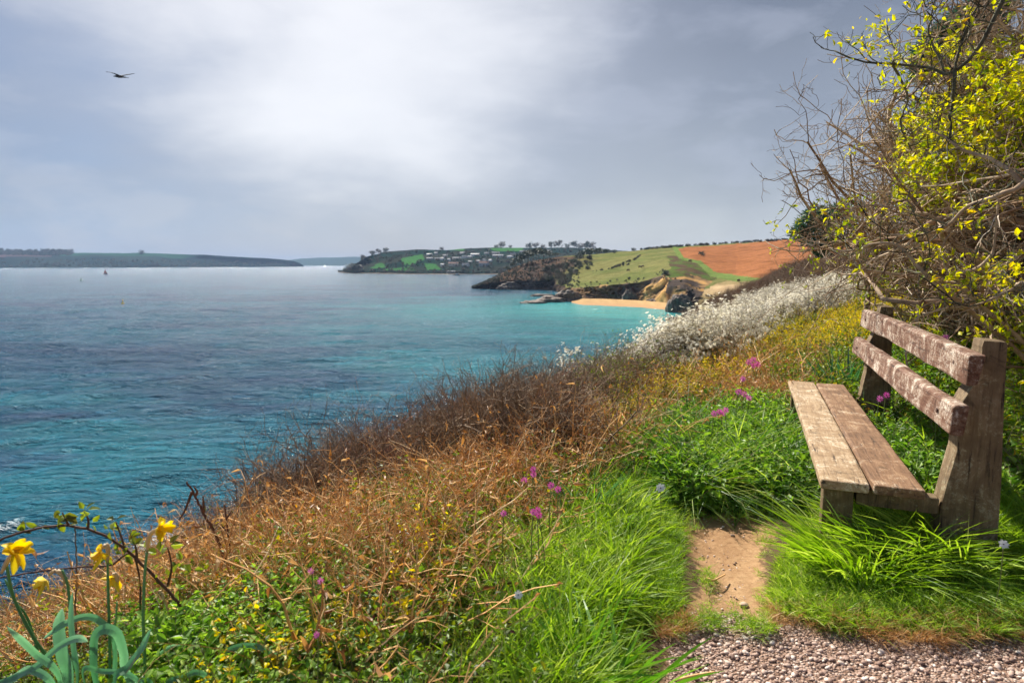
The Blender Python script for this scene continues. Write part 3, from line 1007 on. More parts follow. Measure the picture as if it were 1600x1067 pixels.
# skyline trees of the village
sky_t = [(568, 407, 9), (581, 401, 9), (592, 397, 8), (603, 395, 8), (690, 391, 6), (775, 388, 6), (783, 388, 10), (828, 388, 10), (836, 388, 9), (862, 388, 10), (872, 388, 12), (897, 388, 11), (908, 389, 10), (916, 389, 12), (925, 390, 11), (540, 425, 8), (548, 425, 14), (556, 425, 13), (562, 424, 10), (797, 388, 5), (848, 388, 7), (886, 388, 7)]
ORD = 'first second third fourth fifth sixth seventh eighth ninth tenth eleventh twelfth thirteenth fourteenth fifteenth sixteenth seventeenth eighteenth nineteenth'.split()
for i, (px, py, h) in enumerate(sky_t):
    P = at_land(LB, px, py)
    if i in (15, 16, 17, 18):
        lb = ['tiny bush at the very seaward point of the village hill', 'tall rounded tree near the seaward point of the village hill', 'second rounded tree behind the seaward point', 'darker tree filling the slope foot behind the seaward point'][i - 15]
    else:
        lb = ORD[sum(1 for q in sky_t if q[2] and q not in sky_t[15:19] and q[0] < px)] + ' rounded tree from the sea on the skyline of the village hill'
    g_ = 'skyline trees of the village hill' if i not in (15, 16, 17, 18) else 'trees on the seaward point'
    far_tree(BROAD[(i * 3) % 8], P - [0, 0, .8], h * P[1] / F, lb, g_, 1.2, i, 'rounded_tree')

# ------------------------------------------------------------------ scatter through geometry nodes (for what nobody could count)
def source(name, meshes):
    c = bpy.data.collections.new(name)
    for i, me in enumerate(meshes):
        o = bpy.data.objects.new('%s_%02d' % (name, i), me)
        c.objects.link(o)
    return c


def scatter(name, coll, nvar, P, rot, scl, var=None, kind='stuff', parent=None, solid=False):
    me = bpy.data.meshes.new(name)
    P = np.asarray(P, float)
    me.vertices.add(len(P))
    me.vertices.foreach_set('co', P.astype(np.float32).ravel())
    for nm, typ, arr in (('rot', 'FLOAT_VECTOR', np.asarray(rot)), ('scl', 'FLOAT', np.asarray(scl)), ('pick', 'INT', rng.integers(0, nvar, len(P)) if var is None else var)):
        at = me.attributes.new(nm, typ, 'POINT')
        if typ == 'FLOAT_VECTOR':
            at.data.foreach_set('vector', arr.astype(np.float32).ravel())
        else:
            at.data.foreach_set('value', arr.astype(np.float32 if typ == 'FLOAT' else np.int32))
    o = bpy.data.objects.new(name, me)
    COL.objects.link(o)
    ng = bpy.data.node_groups.new(name + '_scatter', 'GeometryNodeTree')
    ng.interface.new_socket('Geometry', in_out='INPUT', socket_type='NodeSocketGeometry')
    ng.interface.new_socket('Geometry', in_out='OUTPUT', socket_type='NodeSocketGeometry')
    n = ng.nodes
    gi, go = n.new('NodeGroupInput'), n.new('NodeGroupOutput')
    ci = n.new('GeometryNodeCollectionInfo'); ci.inputs['Collection'].default_value = coll
    ci.inputs['Separate Children'].default_value = True; ci.inputs['Reset Children'].default_value = True
    ip = n.new('GeometryNodeInstanceOnPoints')
    ip.inputs['Pick Instance'].default_value = True
    def na(nm, dt):
        a = n.new('GeometryNodeInputNamedAttribute'); a.data_type = dt; a.inputs[0].default_value = nm
        return next(s for s in a.outputs if s.enabled and s.name == 'Attribute')
    e2r = n.new('FunctionNodeEulerToRotation')
    L = ng.links.new
    L(gi.outputs[0], ip.inputs['Points']); L(ci.outputs[0], ip.inputs['Instance'])
    L(na('pick', 'INT'), ip.inputs['Instance Index'])
    L(na('rot', 'FLOAT_VECTOR'), e2r.inputs[0]); L(e2r.outputs[0], ip.inputs['Rotation'])
    L(na('scl', 'FLOAT'), ip.inputs['Scale'])
    if solid:
        rz = n.new('GeometryNodeRealizeInstances')
        L(ip.outputs[0], rz.inputs[0]); L(rz.outputs[0], go.inputs[0])
    else:
        L(ip.outputs[0], go.inputs[0])
    md = o.modifiers.new('scatter', 'NODES'); md.node_group = ng
    tag(o, kind=kind)
    if parent: o.parent = parent
    return o


# woods on the hills
wood_src = source('wood_tree', [b[1] for b in BROAD])


def hill_wood(name, L, n, test, hpx, label, up=0.0, sc=1.0):
    j = rng.choice(len(L['P']), n * 6)
    sel = [q for q in j if test(L['px'][q], L['py'][q], L['g'][q])][:n]
    P = L['P'][sel] + [0, 0, up]
    d = P[:, 1]
    s = hpx * d / F * (0.6 + .8 * rng.random(len(sel))) * sc
    rot = np.zeros((len(sel), 3)); rot[:, 2] = rng.random(len(sel)) * 6.28
    P[:, 2] -= s * .22
    o = scatter(name, wood_src, 8, P, rot, s)
    tag(o, label, 'woodland')


GR_B = [(628, 405), (660, 397), (666, 405), (640, 414)]
hill_wood('woodland', LB, 750, lambda x, y, g: 545 < x < 960 and g > .5 and not inpoly(x, y, GR_B) and not inpoly(x, y, [(575, 411), (602, 410), (604, 420), (575, 421)]) and not inpoly(x, y, [(662, 411), (684, 411), (694, 421), (665, 422)]) and not inpoly(x, y, [(765, 386), (822, 385), (818, 393), (768, 393)]) and not inpoly(x, y, [(697, 388), (728, 387), (725, 393), (697, 393)]) and (g < 2.9),
          3.7, 'dark mixed woodland covering the village hill between its fields')
hill_wood('woodland', LA, 520, lambda x, y, g: g > .9 and y > 406 and x < 925 and inpoly(x, y, [(842, 450), (850, 418), (880, 412), (925, 405), (935, 412), (900, 432), (880, 450)]),
          7.0, 'brown leafless wood filling the gully on the headland')
hill_wood('heath_scrub', LA, 900, lambda x, y, g: g > .95 and y > 405 and x < 905 and g < 3.9, 2.6, 'dark low scrub dotted over the brown headland slope')
hill_wood('clifftop_scrub', LA, 420, lambda x, y, g: .8 < g < 1.35 and x > 880, 2.8, 'dark scrub along the lip of the cove cliffs')
hill_wood('woodland', LC, 500, lambda x, y, g: -200 < x < 470 and g > .4 and g < 1.7, 3.2, 'dark woodland along the foot of the far coast')
hill_wood('woodland', LC, 700, lambda x, y, g: 2.2 < g < 3.1 and (-60 < x < 118 - 12 * (3 - g)), 6.0, 'flat-topped wood on the skyline at the left of the far coast')
hill_wood('woodland', LC, 40, lambda x, y, g: 2.7 < g < 3.1 and (198 < x < 224), 7.0, 'small round copse on the skyline of the far coast')


def hill_hedge(L, pts, n, hpx, label, name='hedge'):
    pts = np.array(pts, float)
    t = np.sort(rng.random(n)) * (len(pts) - 1)
    i = np.minimum(t.astype(int), len(pts) - 2); f = (t - i)[:, None]
    q = pts[i] * (1 - f) + pts[i + 1] * f
    P = np.array([at_land(L, a, b) for a, b in q])
    s = hpx * P[:, 1] / F * (.7 + .6 * rng.random(n))
    P[:, 2] -= s * .3
    rot = np.zeros((n, 3)); rot[:, 2] = rng.random(n) * 6.28
    tag(scatter(name, wood_src, 8, P, rot, s), label, 'hedge')


hill_hedge(LA, [(1000, 391), (1035, 388), (1062, 386), (1098, 383.5)], 60, 4.5, 'dark hedge along the skyline above the green pasture')
hill_hedge(LA, [(1098, 384), (1150, 380), (1200, 377.5), (1250, 375)], 70, 4.5, 'long dark hedge along the top of the ploughed field')
hill_hedge(LA, [(955, 420), (975, 412), (992, 406), (1000, 400)], 30, 3.5, 'hedge bank crossing the pasture above the cove')
hill_hedge(LA, [(920, 425), (950, 421), (985, 413)], 22, 2.6, 'low scrubby hedge on the slope left of the pasture')

# houses of the village
M['render'] = flat_mat('white_render', (0.86, 0.85, 0.82), 0.8, .06)
M['stone'] = flat_mat('grey_stone_wall', (0.50, 0.48, 0.46), 0.85, .15)
M['cream'] = flat_mat('cream_render', (0.76, 0.67, 0.54), 0.85, .1)
M['slate'] = flat_mat('slate_roof', (0.12, 0.13, 0.16), 0.6, .2)
M['redroof'] = flat_mat('clay_roof', (0.26, 0.14, 0.11), 0.8, .2)
M['glass'] = flat_mat('window_glass', (0.03, 0.035, 0.045), 0.15, .1)


def box(mb, c, s, mat_=0):
    x, y, z = c; a, b, h = s
    V = np.array([[x + i * a / 2, y + j * b / 2, z + kk * h / 2] for kk in (-1, 1) for j in (-1, 1) for i in (-1, 1)])
    mb.add(V, [np.array([[0, 2, 3, 1], [4, 5, 7, 6], [0, 1, 5, 4], [2, 6, 7, 3], [0, 4, 6, 2], [1, 3, 7, 5]])], mat_)


def house(px, py, wpx, hpx, wall, roof, label, rz=0.0, windows=0):
    P = at_land(LB, px, py)
    d = P[1]; w, h = wpx * d / F, hpx * d / F
    dep = max(8.0, w * .45)
    e = empty('house', P + [0, 0, 0], label, 'house', 'houses of the village on the hill')
    e.rotation_euler = (0, 0, rz)
    mb = MB(); hw = h * .6
    box(mb, (0, 0, hw / 2 - 2), (w, dep, hw + 4))
    o = bpy.data.objects.new('wall', mb.mesh('wall', M[wall])); COL.objects.link(o); o.parent = e
    mb = MB(); a, b = w / 2 + .5, dep / 2 + .6
    V = np.array([[-a, -b, hw - .1], [a, -b, hw - .1], [a, b, hw - .1], [-a, b, hw - .1], [-a, 0, h], [a, 0, h]])
    mb.add(V, [np.array([[0, 1, 5, 4], [2, 3, 4, 5], [0, 3, 2, 1]]), np.array([[0, 4, 3], [1, 2, 5]])])
    o = bpy.data.objects.new('roof', mb.mesh('roof', M[roof])); COL.objects.link(o); o.parent = e
    mb = MB(); box(mb, (w * .3, 0, h + .2), (1.6, 1.4, 2.6))
    c_ = bpy.data.objects.new('chimney', mb.mesh('chimney', M['stone'])); COL.objects.link(c_); c_.parent = o
    for q in range(windows):
        mb = MB(); box(mb, (-w / 2 + (q + .5) * w / windows, -dep / 2 - .03, hw * .5), (1.5, .12, 1.8))
        o = bpy.data.objects.new('window', mb.mesh('window', M['glass'])); COL.objects.link(o); o.parent = e


HS = [
    (672, 399.5, 9, 3.2, 'stone', 'slate', 'long grey house at the left end of the top row, beside the steep green field'),
    (682, 397.5, 6, 4.0, 'stone', 'slate', 'small white-gabled house just below the skyline left of the village'),
    (671, 405, 10, 3.4, 'stone', 'slate', 'grey terrace directly under the leftmost top house'),
    (683, 405.5, 8, 3.2, 'stone', 'slate', 'slate-roofed house in the second row near the green field'),
    (692, 407, 6, 5.0, 'render', 'slate', 'bright white gable in the left of the second row'),
    (702, 408, 5, 4.5, 'render', 'slate', 'narrow white house between the bright gable and the cream terrace'),
    (713, 405.5, 13, 4.5, 'cream', 'slate', 'cream terrace in the middle of the village'),
    (726, 403, 9, 4.0, 'render', 'slate', 'white house right behind the cream terrace'),
    (742, 400, 14, 4.0, 'render', 'slate', 'brightest long white terrace high in the village'),
    (735, 403, 7, 3.5, 'stone', 'slate', 'grey cottage below the brightest long terrace'),
    (708, 415, 15, 5.5, 'cream', 'redroof', 'broad stone villa low on the hill above the moored boat'),
    (727, 416.5, 11, 5.0, 'render', 'slate', 'pale house low on the hill right of the stone villa'),
    (757, 416, 15, 8.0, 'stone', 'redroof', 'large brown gabled house standing alone low on the right'),
    (692, 415.5, 6, 3.5, 'render', 'slate', 'small white cottage left of the stone villa'),
    (696, 401, 7, 3.2, 'stone', 'slate', 'grey roofed house above the bright gable'),
    (757, 407, 5, 3.2, 'render', 'slate', 'small white house above the large brown gabled house'),
    (767, 408, 5, 3.4, 'render', 'slate', 'small white house next to the lone brown one, upper right'),
    (778, 401.5, 16, 4.0, 'stone', 'slate', 'long pale grey terrace at the right of the upper village'),
    (774, 397, 12, 3.4, 'stone', 'slate', 'grey house row just under the right-hand green field'),
    (801, 399.5, 9, 4.5, 'cream', 'slate', 'cream house below the right-hand skyline field'),
    (797, 403, 9, 3.6, 'render', 'slate', 'white house under the cream one by the headland pines'),
    (816, 395, 8, 3.6, 'render', 'slate', 'white house beside the skyline trees above the pines'),
    (829, 394.5, 9, 3.4, 'stone', 'slate', 'grey house above the tallest headland pine'),
    (846, 394, 8, 3.4, 'render', 'slate', 'pale house peeping over the inland pines'),
    (858, 393.5, 6, 3.2, 'render', 'slate', 'small pale house on the ridge right of the pines'),
    (722, 397.5, 7, 3.0, 'stone', 'slate', 'dull grey house high up left of the brightest terrace'),
    (760, 397, 7, 3.0, 'stone', 'slate', 'dull grey house high up right of the brightest terrace'),
    (705, 426, 13, 3.2, 'cream', 'slate', 'low cream boathouse on the shore beside the moored boat'),
    (748, 409, 6, 3, 'stone', 'slate', 'small grey cottage in the trees above the middle of the village'),
    (735, 410, 6, 3, 'stone', 'slate', 'dark-roofed cottage between the cream terrace and the pale low house'),
]
for i, h_ in enumerate(HS):
    house(*h_, rz=R(-18 + 13 * (i % 4)), windows=3 if h_[2] > 9 else 0)

# ------------------------------------------------------------------ boats, buoys, bird, cows
M['hull'] = flat_mat('dark_hull', (0.06, 0.08, 0.12), 0.4)
M['sail'] = flat_mat('red_sail', (0.38, 0.09, 0.07), 0.8, .1)
M['white'] = flat_mat('white_paint', (0.75, 0.75, 0.73), 0.5, .05)
M['ybuoy'] = flat_mat('yellow_buoy_paint', (0.75, 0.5, 0.03), 0.45, .05)
M['gbuoy'] = flat_mat('green_buoy_paint', (0.03, 0.10, 0.06), 0.45, .05)


def hull_mesh(L, B, H):
    mb = MB()
    t = np.linspace(-1, 1, 9)
    half = np.sqrt(np.clip(1 - np.clip(t, 0, 1) ** 2.2, 0, 1)) * np.where(t < 0, 1 - .25 * t * t, 1)
    top = np.stack([t * L / 2, half * B / 2, H + .15 * H * t ** 2], 1)
    mid = np.stack([t * L / 2 * .93, half * B / 2 * .8, 0 * t + H * .3], 1)
    kee = np.stack([t * L / 2 * .85, half * 0, 0 * t - H * .35], 1)
    rows_ = [top, mid, kee, mid * [1, -1, 1], top * [1, -1, 1]]
    V = np.concatenate(rows_); n = 9
    q = []
    for r in range(4):
        for i in range(n - 1):
            q.append([r * n + i, r * n + i + 1, (r + 1) * n + i + 1, (r + 1) * n + i])
    for i in range(n - 1):
        q.append([i, 4 * n + i, 4 * n + i + 1, i + 1])
    mb.add(V, [np.array(q)])
    mb.add(V[[0, n, 2 * n, 3 * n, 4 * n]], [np.array([[0, 1, 2, 3, 4]])])
    return mb


def child(mb, name, mt, parent, smooth=False):
    o = bpy.data.objects.new(name, mb.mesh(name, mt, smooth)); COL.objects.link(o); o.parent = parent
    return o


P = USEA(165, 428.5)
s = P[1] / F
e = empty('sailing_boat', P, 'dark boat under a red-brown sail crossing the far water', 'boat')
child(hull_mesh(7 * s, 2.2 * s, 1.1 * s), 'hull', M['hull'], e)
mb = MB(); V, fs = tubes(np.array([[0, 0, 0], [0, 0, 7.6 * s]]), np.array([.12 * s, .08 * s]), 6); mb.add(V, fs)
child(mb, 'mast', M['hull'], e)
mb = MB()
g_ = np.linspace(0, 1, 6)
V = [[-2.6 * s * (1 - a) * b - .15 * s, .5 * s * math.sin(b * 3.1) * (1 - a), 1.3 * s + 6.0 * s * a] for a in g_ for b in g_]
q = [[i * 6 + j, i * 6 + j + 1, i * 6 + j + 7, i * 6 + j + 6] for i in range(5) for j in range(5)]
V2 = [[2.6 * s * (1 - a) * b + .15 * s, .4 * s * math.sin(b * 3.1) * (1 - a), 1.2 * s + 4.6 * s * a] for a in g_ for b in g_]
mb.add(V, [np.array(q)]); child(mb, 'mainsail', M['sail'], e)
mb = MB(); mb.add(V2, [np.array(q)]); child(mb, 'foresail', M['sail'], e)

P = USEA(713, 430.2); s = P[1] / F
e = empty('moored_boat', P, 'small blue motor boat with white cabin moored off the village', 'boat')
child(hull_mesh(12 * s, 2.6 * s, 1.1 * s), 'hull', M['hull'], e)
mb = MB(); box(mb, (1 * s, 0, 1.7 * s), (4 * s, 1.5 * s, 1.4 * s)); box(mb, (1 * s, 0, 2.45 * s), (4.6 * s, 1.8 * s, .15 * s)); child(mb, 'cabin', M['white'], e)
mb = MB(); V, fs = tubes(np.array([[2, 0, 2.3], [2, 0, 5.0]]) * s, np.array([.1, .05]) * s, 5); mb.add(V, fs); child(mb, 'mast', M['white'], e)


def lathe(prof, n=14):
    prof = np.array(prof, float)
    a = np.arange(n) / n * 2 * np.pi
    V = np.stack([prof[:, :1] * np.cos(a), prof[:, :1] * np.sin(a), prof[:, 1:] + 0 * a], -1).reshape(-1, 3)
    idx = np.arange(len(prof) * n).reshape(len(prof), n)
    q = np.stack([idx[:-1], np.roll(idx[:-1], -1, 1), np.roll(idx[1:], -1, 1), idx[1:]], -1).reshape(-1, 4)
    return V, [q, idx[:1, ::-1], idx[-1:]]


for px, py, mt, lb, w in ((192, 474.5, 'ybuoy', 'small yellow marker buoy floating in the open bay', 4.2), (127, 438.5, 'gbuoy', 'dark green channel buoy left of the red sail', 3.6)):
    P = USEA(px, py); s = w * P[1] / F
    e = empty('buoy', P, lb, 'buoy')
    mb = MB(); V, fs = lathe([(.02, -.3), (.45, -.25), (.5, .1), (.42, .35), (.1, .42)]); mb.add(V * s, fs); child(mb, 'float', M[mt], e)
    mb = MB(); V, fs = lathe([(.16, .4), (.10, 1.2), (.02, 1.25)]); mb.add(V * s, fs); V, fs = lathe([(.02, 1.2), (.2, 1.25), (.02, 1.55)]); mb.add(V * s, fs); child(mb, 'topmark', M[mt], e)

# gull
M['bird'] = flat_mat('seabird_plumage', (0.07, 0.075, 0.08), 0.8, .35, 6)
P = U(186, 119.5, 32)
mb = MB()
bt = np.linspace(0, 1, 9)
bodyP = np.stack([-.30 + .62 * bt, .05 * bt, .02 * np.sin(bt * 3) - .05 * bt], 1)
V, fs = tubes(bodyP, np.array([.008, .03, .05, .066, .07, .062, .04, .03, .022]), 10, caps=True); mb.add(V, fs)
fan = np.array([[.22, .03, -.03], [.42, .0, -.055], [.43, .06, -.05], [.42, .12, -.05]]); mb.add(np.concatenate([fan, fan - [0, 0, .012]]), [np.array([[0, 1, 2, 3], [7, 6, 5, 4], [0, 4, 5, 1], [1, 5, 6, 2], [2, 6, 7, 3], [3, 7, 4, 0]])])
bird = empty('gull', P, 'dark seabird gliding with raised wings in the upper left sky', 'bird')
child(mb, 'body', M['bird'], bird, True)
for sgn, tip in ((1, (.42, .62, .30)), (-1, (-.25, -.60, .02))):
    t = np.linspace(0, 1, 8)[:, None]
    elbow = np.array([.0, .25 * sgn, .12 if sgn > 0 else .06])
    le = (1 - t) ** 2 * np.array([-.10, .03 * sgn, .03]) + 2 * t * (1 - t) * (elbow + [-.15, .1 * sgn, .03]) + t ** 2 * np.array(tip)
    te = le + np.array([.20, 0, -.02]) * (1 - t ** 2.5)
    mid_ = (le + te) / 2 + [0, 0, .022]
    V = np.concatenate([le, mid_, te, (le + te) / 2 - [0, 0, .0]])
    q = []
    for r in range(4):
        for i in range(7):
            q.append([r * 8 + i, r * 8 + i + 1, ((r + 1) % 4) * 8 + i + 1, ((r + 1) % 4) * 8 + i])
    mb = MB(); mb.add(V, [np.array(q)])
    child(mb, 'wing', M['bird'], bird, True)

# grazing cows
M['cow'] = flat_mat('brown_hide', (0.09, 0.045, 0.03), 0.8, .3)


def cow_mesh():
    mb = MB()
    V, fs = tubes(np.array([[-.85, 0, 1.05], [-.75, 0, 1.05], [-.3, 0, 1.0], [.3, 0, 1.0], [.75, 0, 1.08], [1.0, 0, 1.05], [1.25, 0, .75], [1.45, 0, .38], [1.58, 0, .16]]),
                  np.array([.12, .30, .37, .38, .34, .22, .15, .15, .08]), 10, caps=True)
    mb.add(V, fs)
    for x in (-.65, .65):
        for y in (-.2, .2):
            V, fs = tubes(np.array([[x, y, .9], [x + .03, y, .5], [x - .02, y, .25], [x, y, -.02]]), np.array([.14, .09, .055, .06]), 6, caps=True); mb.add(V, fs)
    V, fs = tubes(np.array([[-.85, 0, 1.2], [-1.0, 0, .9], [-.98, 0, .5]]), np.array([.04, .025, .04]), 5); mb.add(V, fs)
    for y in (-.16, .16):
        V, fs = tubes(np.array([[1.36, y * .6, .52], [1.34, y * 1.6, .56]]), np.array([.05, .02]), 5); mb.add(V, fs)
    return mb.mesh('cow', M['cow'], True)


CM = cow_mesh()
for i, (px, py, lb) in enumerate(((1000, 419.5, 'brown cow grazing left of its neighbour in mid pasture'), (1005, 418.3, 'brown cow grazing right of its neighbour in mid pasture'), (982, 424, 'lone dark cow lower down the pasture'), (1078, 409.5, 'lone cow near the ploughed field corner'), (1154, 442, 'lone cow on the tan slope above the ledge'))):
    o = bpy.data.objects.new('cow', CM); COL.objects.link(o)
    o.location = at_land(LA, px, py) + [0, 0, .25]; o.rotation_euler = (0, 0, i * 1.7 + .3)
    o.scale = (1.25,) * 3
    tag(o, lb, 'cow', 'cows grazing on the pasture')
#PART2

# ------------------------------------------------------------------ haze over the bay
hb_ = MB()
box(hb_, (0, 4400, 34), (21000, 10200, 121))
m, k = mat('sea_haze')
pv = k.n('ShaderNodeVolumePrincipled', {'Color': (0.42, 0.62, 0.95, 1), 'Density': HAZE_D, 'Anisotropy': 0.0, 'Density Attribute': ''})
k.n('ShaderNodeOutputMaterial', {'Volume': pv.outputs[0]})
m.cycles.homogeneous_volume = True
tag(hb_.obj('haze', m), kind='stuff')

# ------------------------------------------------------------------ bench
def wood_mat(name, stops, lichen, lich_amt, vert=False):
    m, k = mat(name)
    co = k.n('ShaderNodeTexCoord').outputs['Object']
    gr = k.n('ShaderNodeMapping', {'Vector': co, 'Scale': (42, 42, 3.2) if vert else (42, 3.2, 42)}).outputs[0]
    g1 = k.noise(gr, 1.0, 6, 0.7, 0.6)
    g2 = k.noise(k.n('ShaderNodeMapping', {'Vector': co, 'Scale': (150, 150, 9) if vert else (150, 9, 150)}).outputs[0], 1.0, 4, 0.7)
    bl = k.noise(co, 7.0, 6, 0.72, 0.9)
    fine = k.noise(co, 70.0, 5, 0.75)
    a = k.math('ADD', k.math('MULTIPLY', g1, 0.4), k.math('ADD', k.math('MULTIPLY', g2, 0.15), k.math('MULTIPLY', bl, 0.45)))
    c = k.ramp(a, stops)
    lf = k.math('MULTIPLY', k.mr(k.math('ADD', k.math('MULTIPLY', bl, .55), k.math('MULTIPLY', fine, .5)), 0.60 - lich_amt, 0.70 - lich_amt * .6, 0, 1), 0.85)
    c = k.mix(lf, c, lichen)
    c = k.mix(k.mr(k.noise(co, 16.0, 4, .7, 1.0), .56, .66, 0, .65), c, tuple(x * .35 for x in stops[1][1]))
    crack = k.mr(g1, 0.34, 0.41, 1, 0)
    c = k.mix(k.math('MULTIPLY', crack, 0.85), c, (0.02, 0.013, 0.01))
    h_ = k.math('ADD', k.math('MULTIPLY', g1, 1.0), k.math('ADD', k.math('MULTIPLY', g2, 0.4), k.math('MULTIPLY', lf, 0.2)))
    bp = k.n('ShaderNodeBump', {'Strength': 0.8, 'Distance': 0.006, 'Height': h_})
    p = k.n('ShaderNodeBsdfPrincipled', {'Base Color': c, 'Roughness': 0.75, 'Specular IOR Level': 0.3, 'Normal': bp.outputs[0]})
    finish(k, p.outputs[0])
    return m


M['seat1'] = wood_mat('weathered_pale_plank', [(0.3, (0.12, 0.07, 0.035)), (0.5, (0.34, 0.23, 0.13)), (0.68, (0.56, 0.43, 0.28))], (0.78, 0.70, 0.54), 0.05)
M['seat2'] = wood_mat('weathered_brown_plank', [(0.3, (0.06, 0.03, 0.015)), (0.5, (0.21, 0.115, 0.06)), (0.68, (0.42, 0.27, 0.15))], (0.66, 0.56, 0.42), 0.02)
M['rail'] = wood_mat('red_brown_rail', [(0.32, (0.035, 0.014, 0.008)), (0.46, (0.13, 0.055, 0.03)), (0.56, (0.25, 0.155, 0.105)), (0.7, (0.44, 0.34, 0.26))], (0.74, 0.66, 0.55), 0.07)
M['post'] = wood_mat('dark_post_timber', [(0.3, (0.05, 0.03, 0.015)), (0.5, (0.17, 0.115, 0.06)), (0.7, (0.36, 0.26, 0.15))], (0.42, 0.40, 0.27), 0.03, True)

E1 = unit([.382, 1.0, 0]); E2 = np.array([E1[1], -E1[0], 0])
OB = np.array([1.38, 2.64, 0.0])
bench = empty('bench', OB, 'old weathered wooden bench with two seat planks and two back rails facing the sea', 'bench')
bench.rotation_euler = (0, 0, -math.atan2(E1[0], E1[1]))     # local x = across (towards the back), local y = along


def timber(name, prof, l0, l1, mt, seed, nseg=26, wob=0.003, bev=0.010, sag=0.0):
    """closed (w,z) profile extruded along the bench, worn edges and a little waviness"""
    prof = np.array(prof, float)
    # bevel the corners of the profile
    pts = []
    n = len(prof)
    for i in range(n):
        a, b, c = prof[i - 1], prof[i], prof[(i + 1) % n]
        la, lc = np.linalg.norm(a - b), np.linalg.norm(c - b)
        e = min(bev, la * .3, lc * .3)
        p1 = b + (a - b) / la * e; p3 = b + (c - b) / lc * e
        pts += [p1, b * .5 + (p1 + p3) * .25, p3]
    pts = np.array(pts); m_ = len(pts)
    cen = pts.mean(0)
    ls = np.concatenate([[l0, l0 + .004, l0 + .012], np.linspace(l0 + .03, l1 - .03, nseg), [l1 - .012, l1 - .004, l1]])
    ins = np.concatenate([[.93, .975, .995], np.ones(nseg), [.995, .975, .93]])
    r_ = np.random.default_rng(seed)
    V = []
    for i, (l, s_) in enumerate(zip(ls, ins)):
        # shrink by a fixed rim, not by a share, so thin planks keep their ends
        d_ = pts - cen
        half = np.abs(d_).max(0)
        sc = 1 - (1 - s_) * .06 / np.maximum(half, .02)
        q = cen + d_ * np.clip(sc, .5, 1)
        wv = wob * np.stack([fbm(np.full(m_, l * 3 + seed), np.arange(m_) * .35, 3), fbm(np.full(m_, l * 3 + seed + 50), np.arange(m_) * .35, 3)], 1) * 2
        big = wob * 1.6 * np.array([fbm(np.array([l * 1.2 + seed]), np.array([3.]), 2)[0], fbm(np.array([l * 1.2 + seed]), np.array([8.]), 2)[0]])
        q = q + wv + big
        sg = sag * (1 - ((l - (l0 + l1) / 2) / ((l1 - l0) / 2)) ** 2)
        V.append(np.stack([q[:, 0], np.full(m_, l), q[:, 1] - sg], 1))
    V = np.concatenate(V)
    K_ = len(ls)
    idx = np.arange(K_ * m_).reshape(K_, m_)
    q = np.stack([idx[:-1], np.roll(idx[:-1], -1, 1), np.roll(idx[1:], -1, 1), idx[1:]], -1).reshape(-1, 4)
    mb = MB(); mb.add(V, [q, idx[:1, ::-1], idx[-1:]])
    return child(mb, name, M[mt] if isinstance(mt, str) else mt, bench, False)


o = timber('seat_plank', [(0, .352), (.190, .352), (.192, .400), (.0, .400)], 0, 2.49, 'seat1', 1, wob=.004, bev=.012)
tag(o, 'pale grey front seat plank')
o = timber('seat_plank', [(.204, .350), (.400, .350), (.402, .397), (.205, .398)], .0, 2.47, 'seat2', 5, wob=.005, bev=.012)
tag(o, 'darker brown rear seat plank')
o = timber('back_rail', [(.498, .862), (.545, .862), (.568, .992), (.505, .994)], -.02, 2.54, 'rail', 9, wob=.008, bev=.014)
tag(o, 'upper back rail')
o = timber('back_rail', [(.446, .652), (.505, .650), (.516, .776), (.462, .778)], -.02, 2.52, 'rail', 13, wob=.009, bev=.014)
tag(o, 'lower back rail with a rotten crumbling stretch')
pp = [(.470, -.15), (.478, .30), (.497, .43), (.517, .55), (.520, .77), (.558, .86), (.575, 1.0), (.578, 1.037), (.660, 1.033), (.672, .75), (.690, .40), (.705, -.15)]
for l0 in (.10, 2.25):
    timber('backrest_post', pp, l0, l0 + .125, 'post', 17 + int(l0 * 7), nseg=5, wob=.004, bev=.008)
for l0 in (.06, 2.28):
    timber('front_leg', [(.015, -.15), (.145, -.15), (.14, .349), (.015, .350)], l0, l0 + .085, 'post', 27 + int(l0 * 7), nseg=4, wob=.003)
    timber('seat_bearer', [(.15, .275), (.468, .275), (.468, .347), (.15, .349)], l0 + .01, l0 + .075, 'post', 37 + int(l0 * 7), nseg=4, wob=.003)
# bolt heads on the rails
M['iron'] = flat_mat('rusty_iron', (0.10, 0.055, 0.04), 0.7, .3, 60)
for l in (.16, 2.31):
    for w_, z_ in ((.4985, .93), (.452, .715)):
        mb = MB(); V, fs = lathe([(.002, 0.0), (.011, 0.0), (.010, .004), (.002, .006)], 10)
        V = np.stack([w_ - V[:, 2], l + V[:, 0], z_ + V[:, 1]], 1); mb.add(V, fs); child(mb, 'bolt', M['iron'], bench)

# ------------------------------------------------------------------ plant kinds used by the ground cover
def rdir(n, tilt, r_=rng):
    a = r_.random(n) * 2 * np.pi
    return unit(np.stack([np.cos(a) * tilt, np.sin(a) * tilt, np.ones(n)], 1))


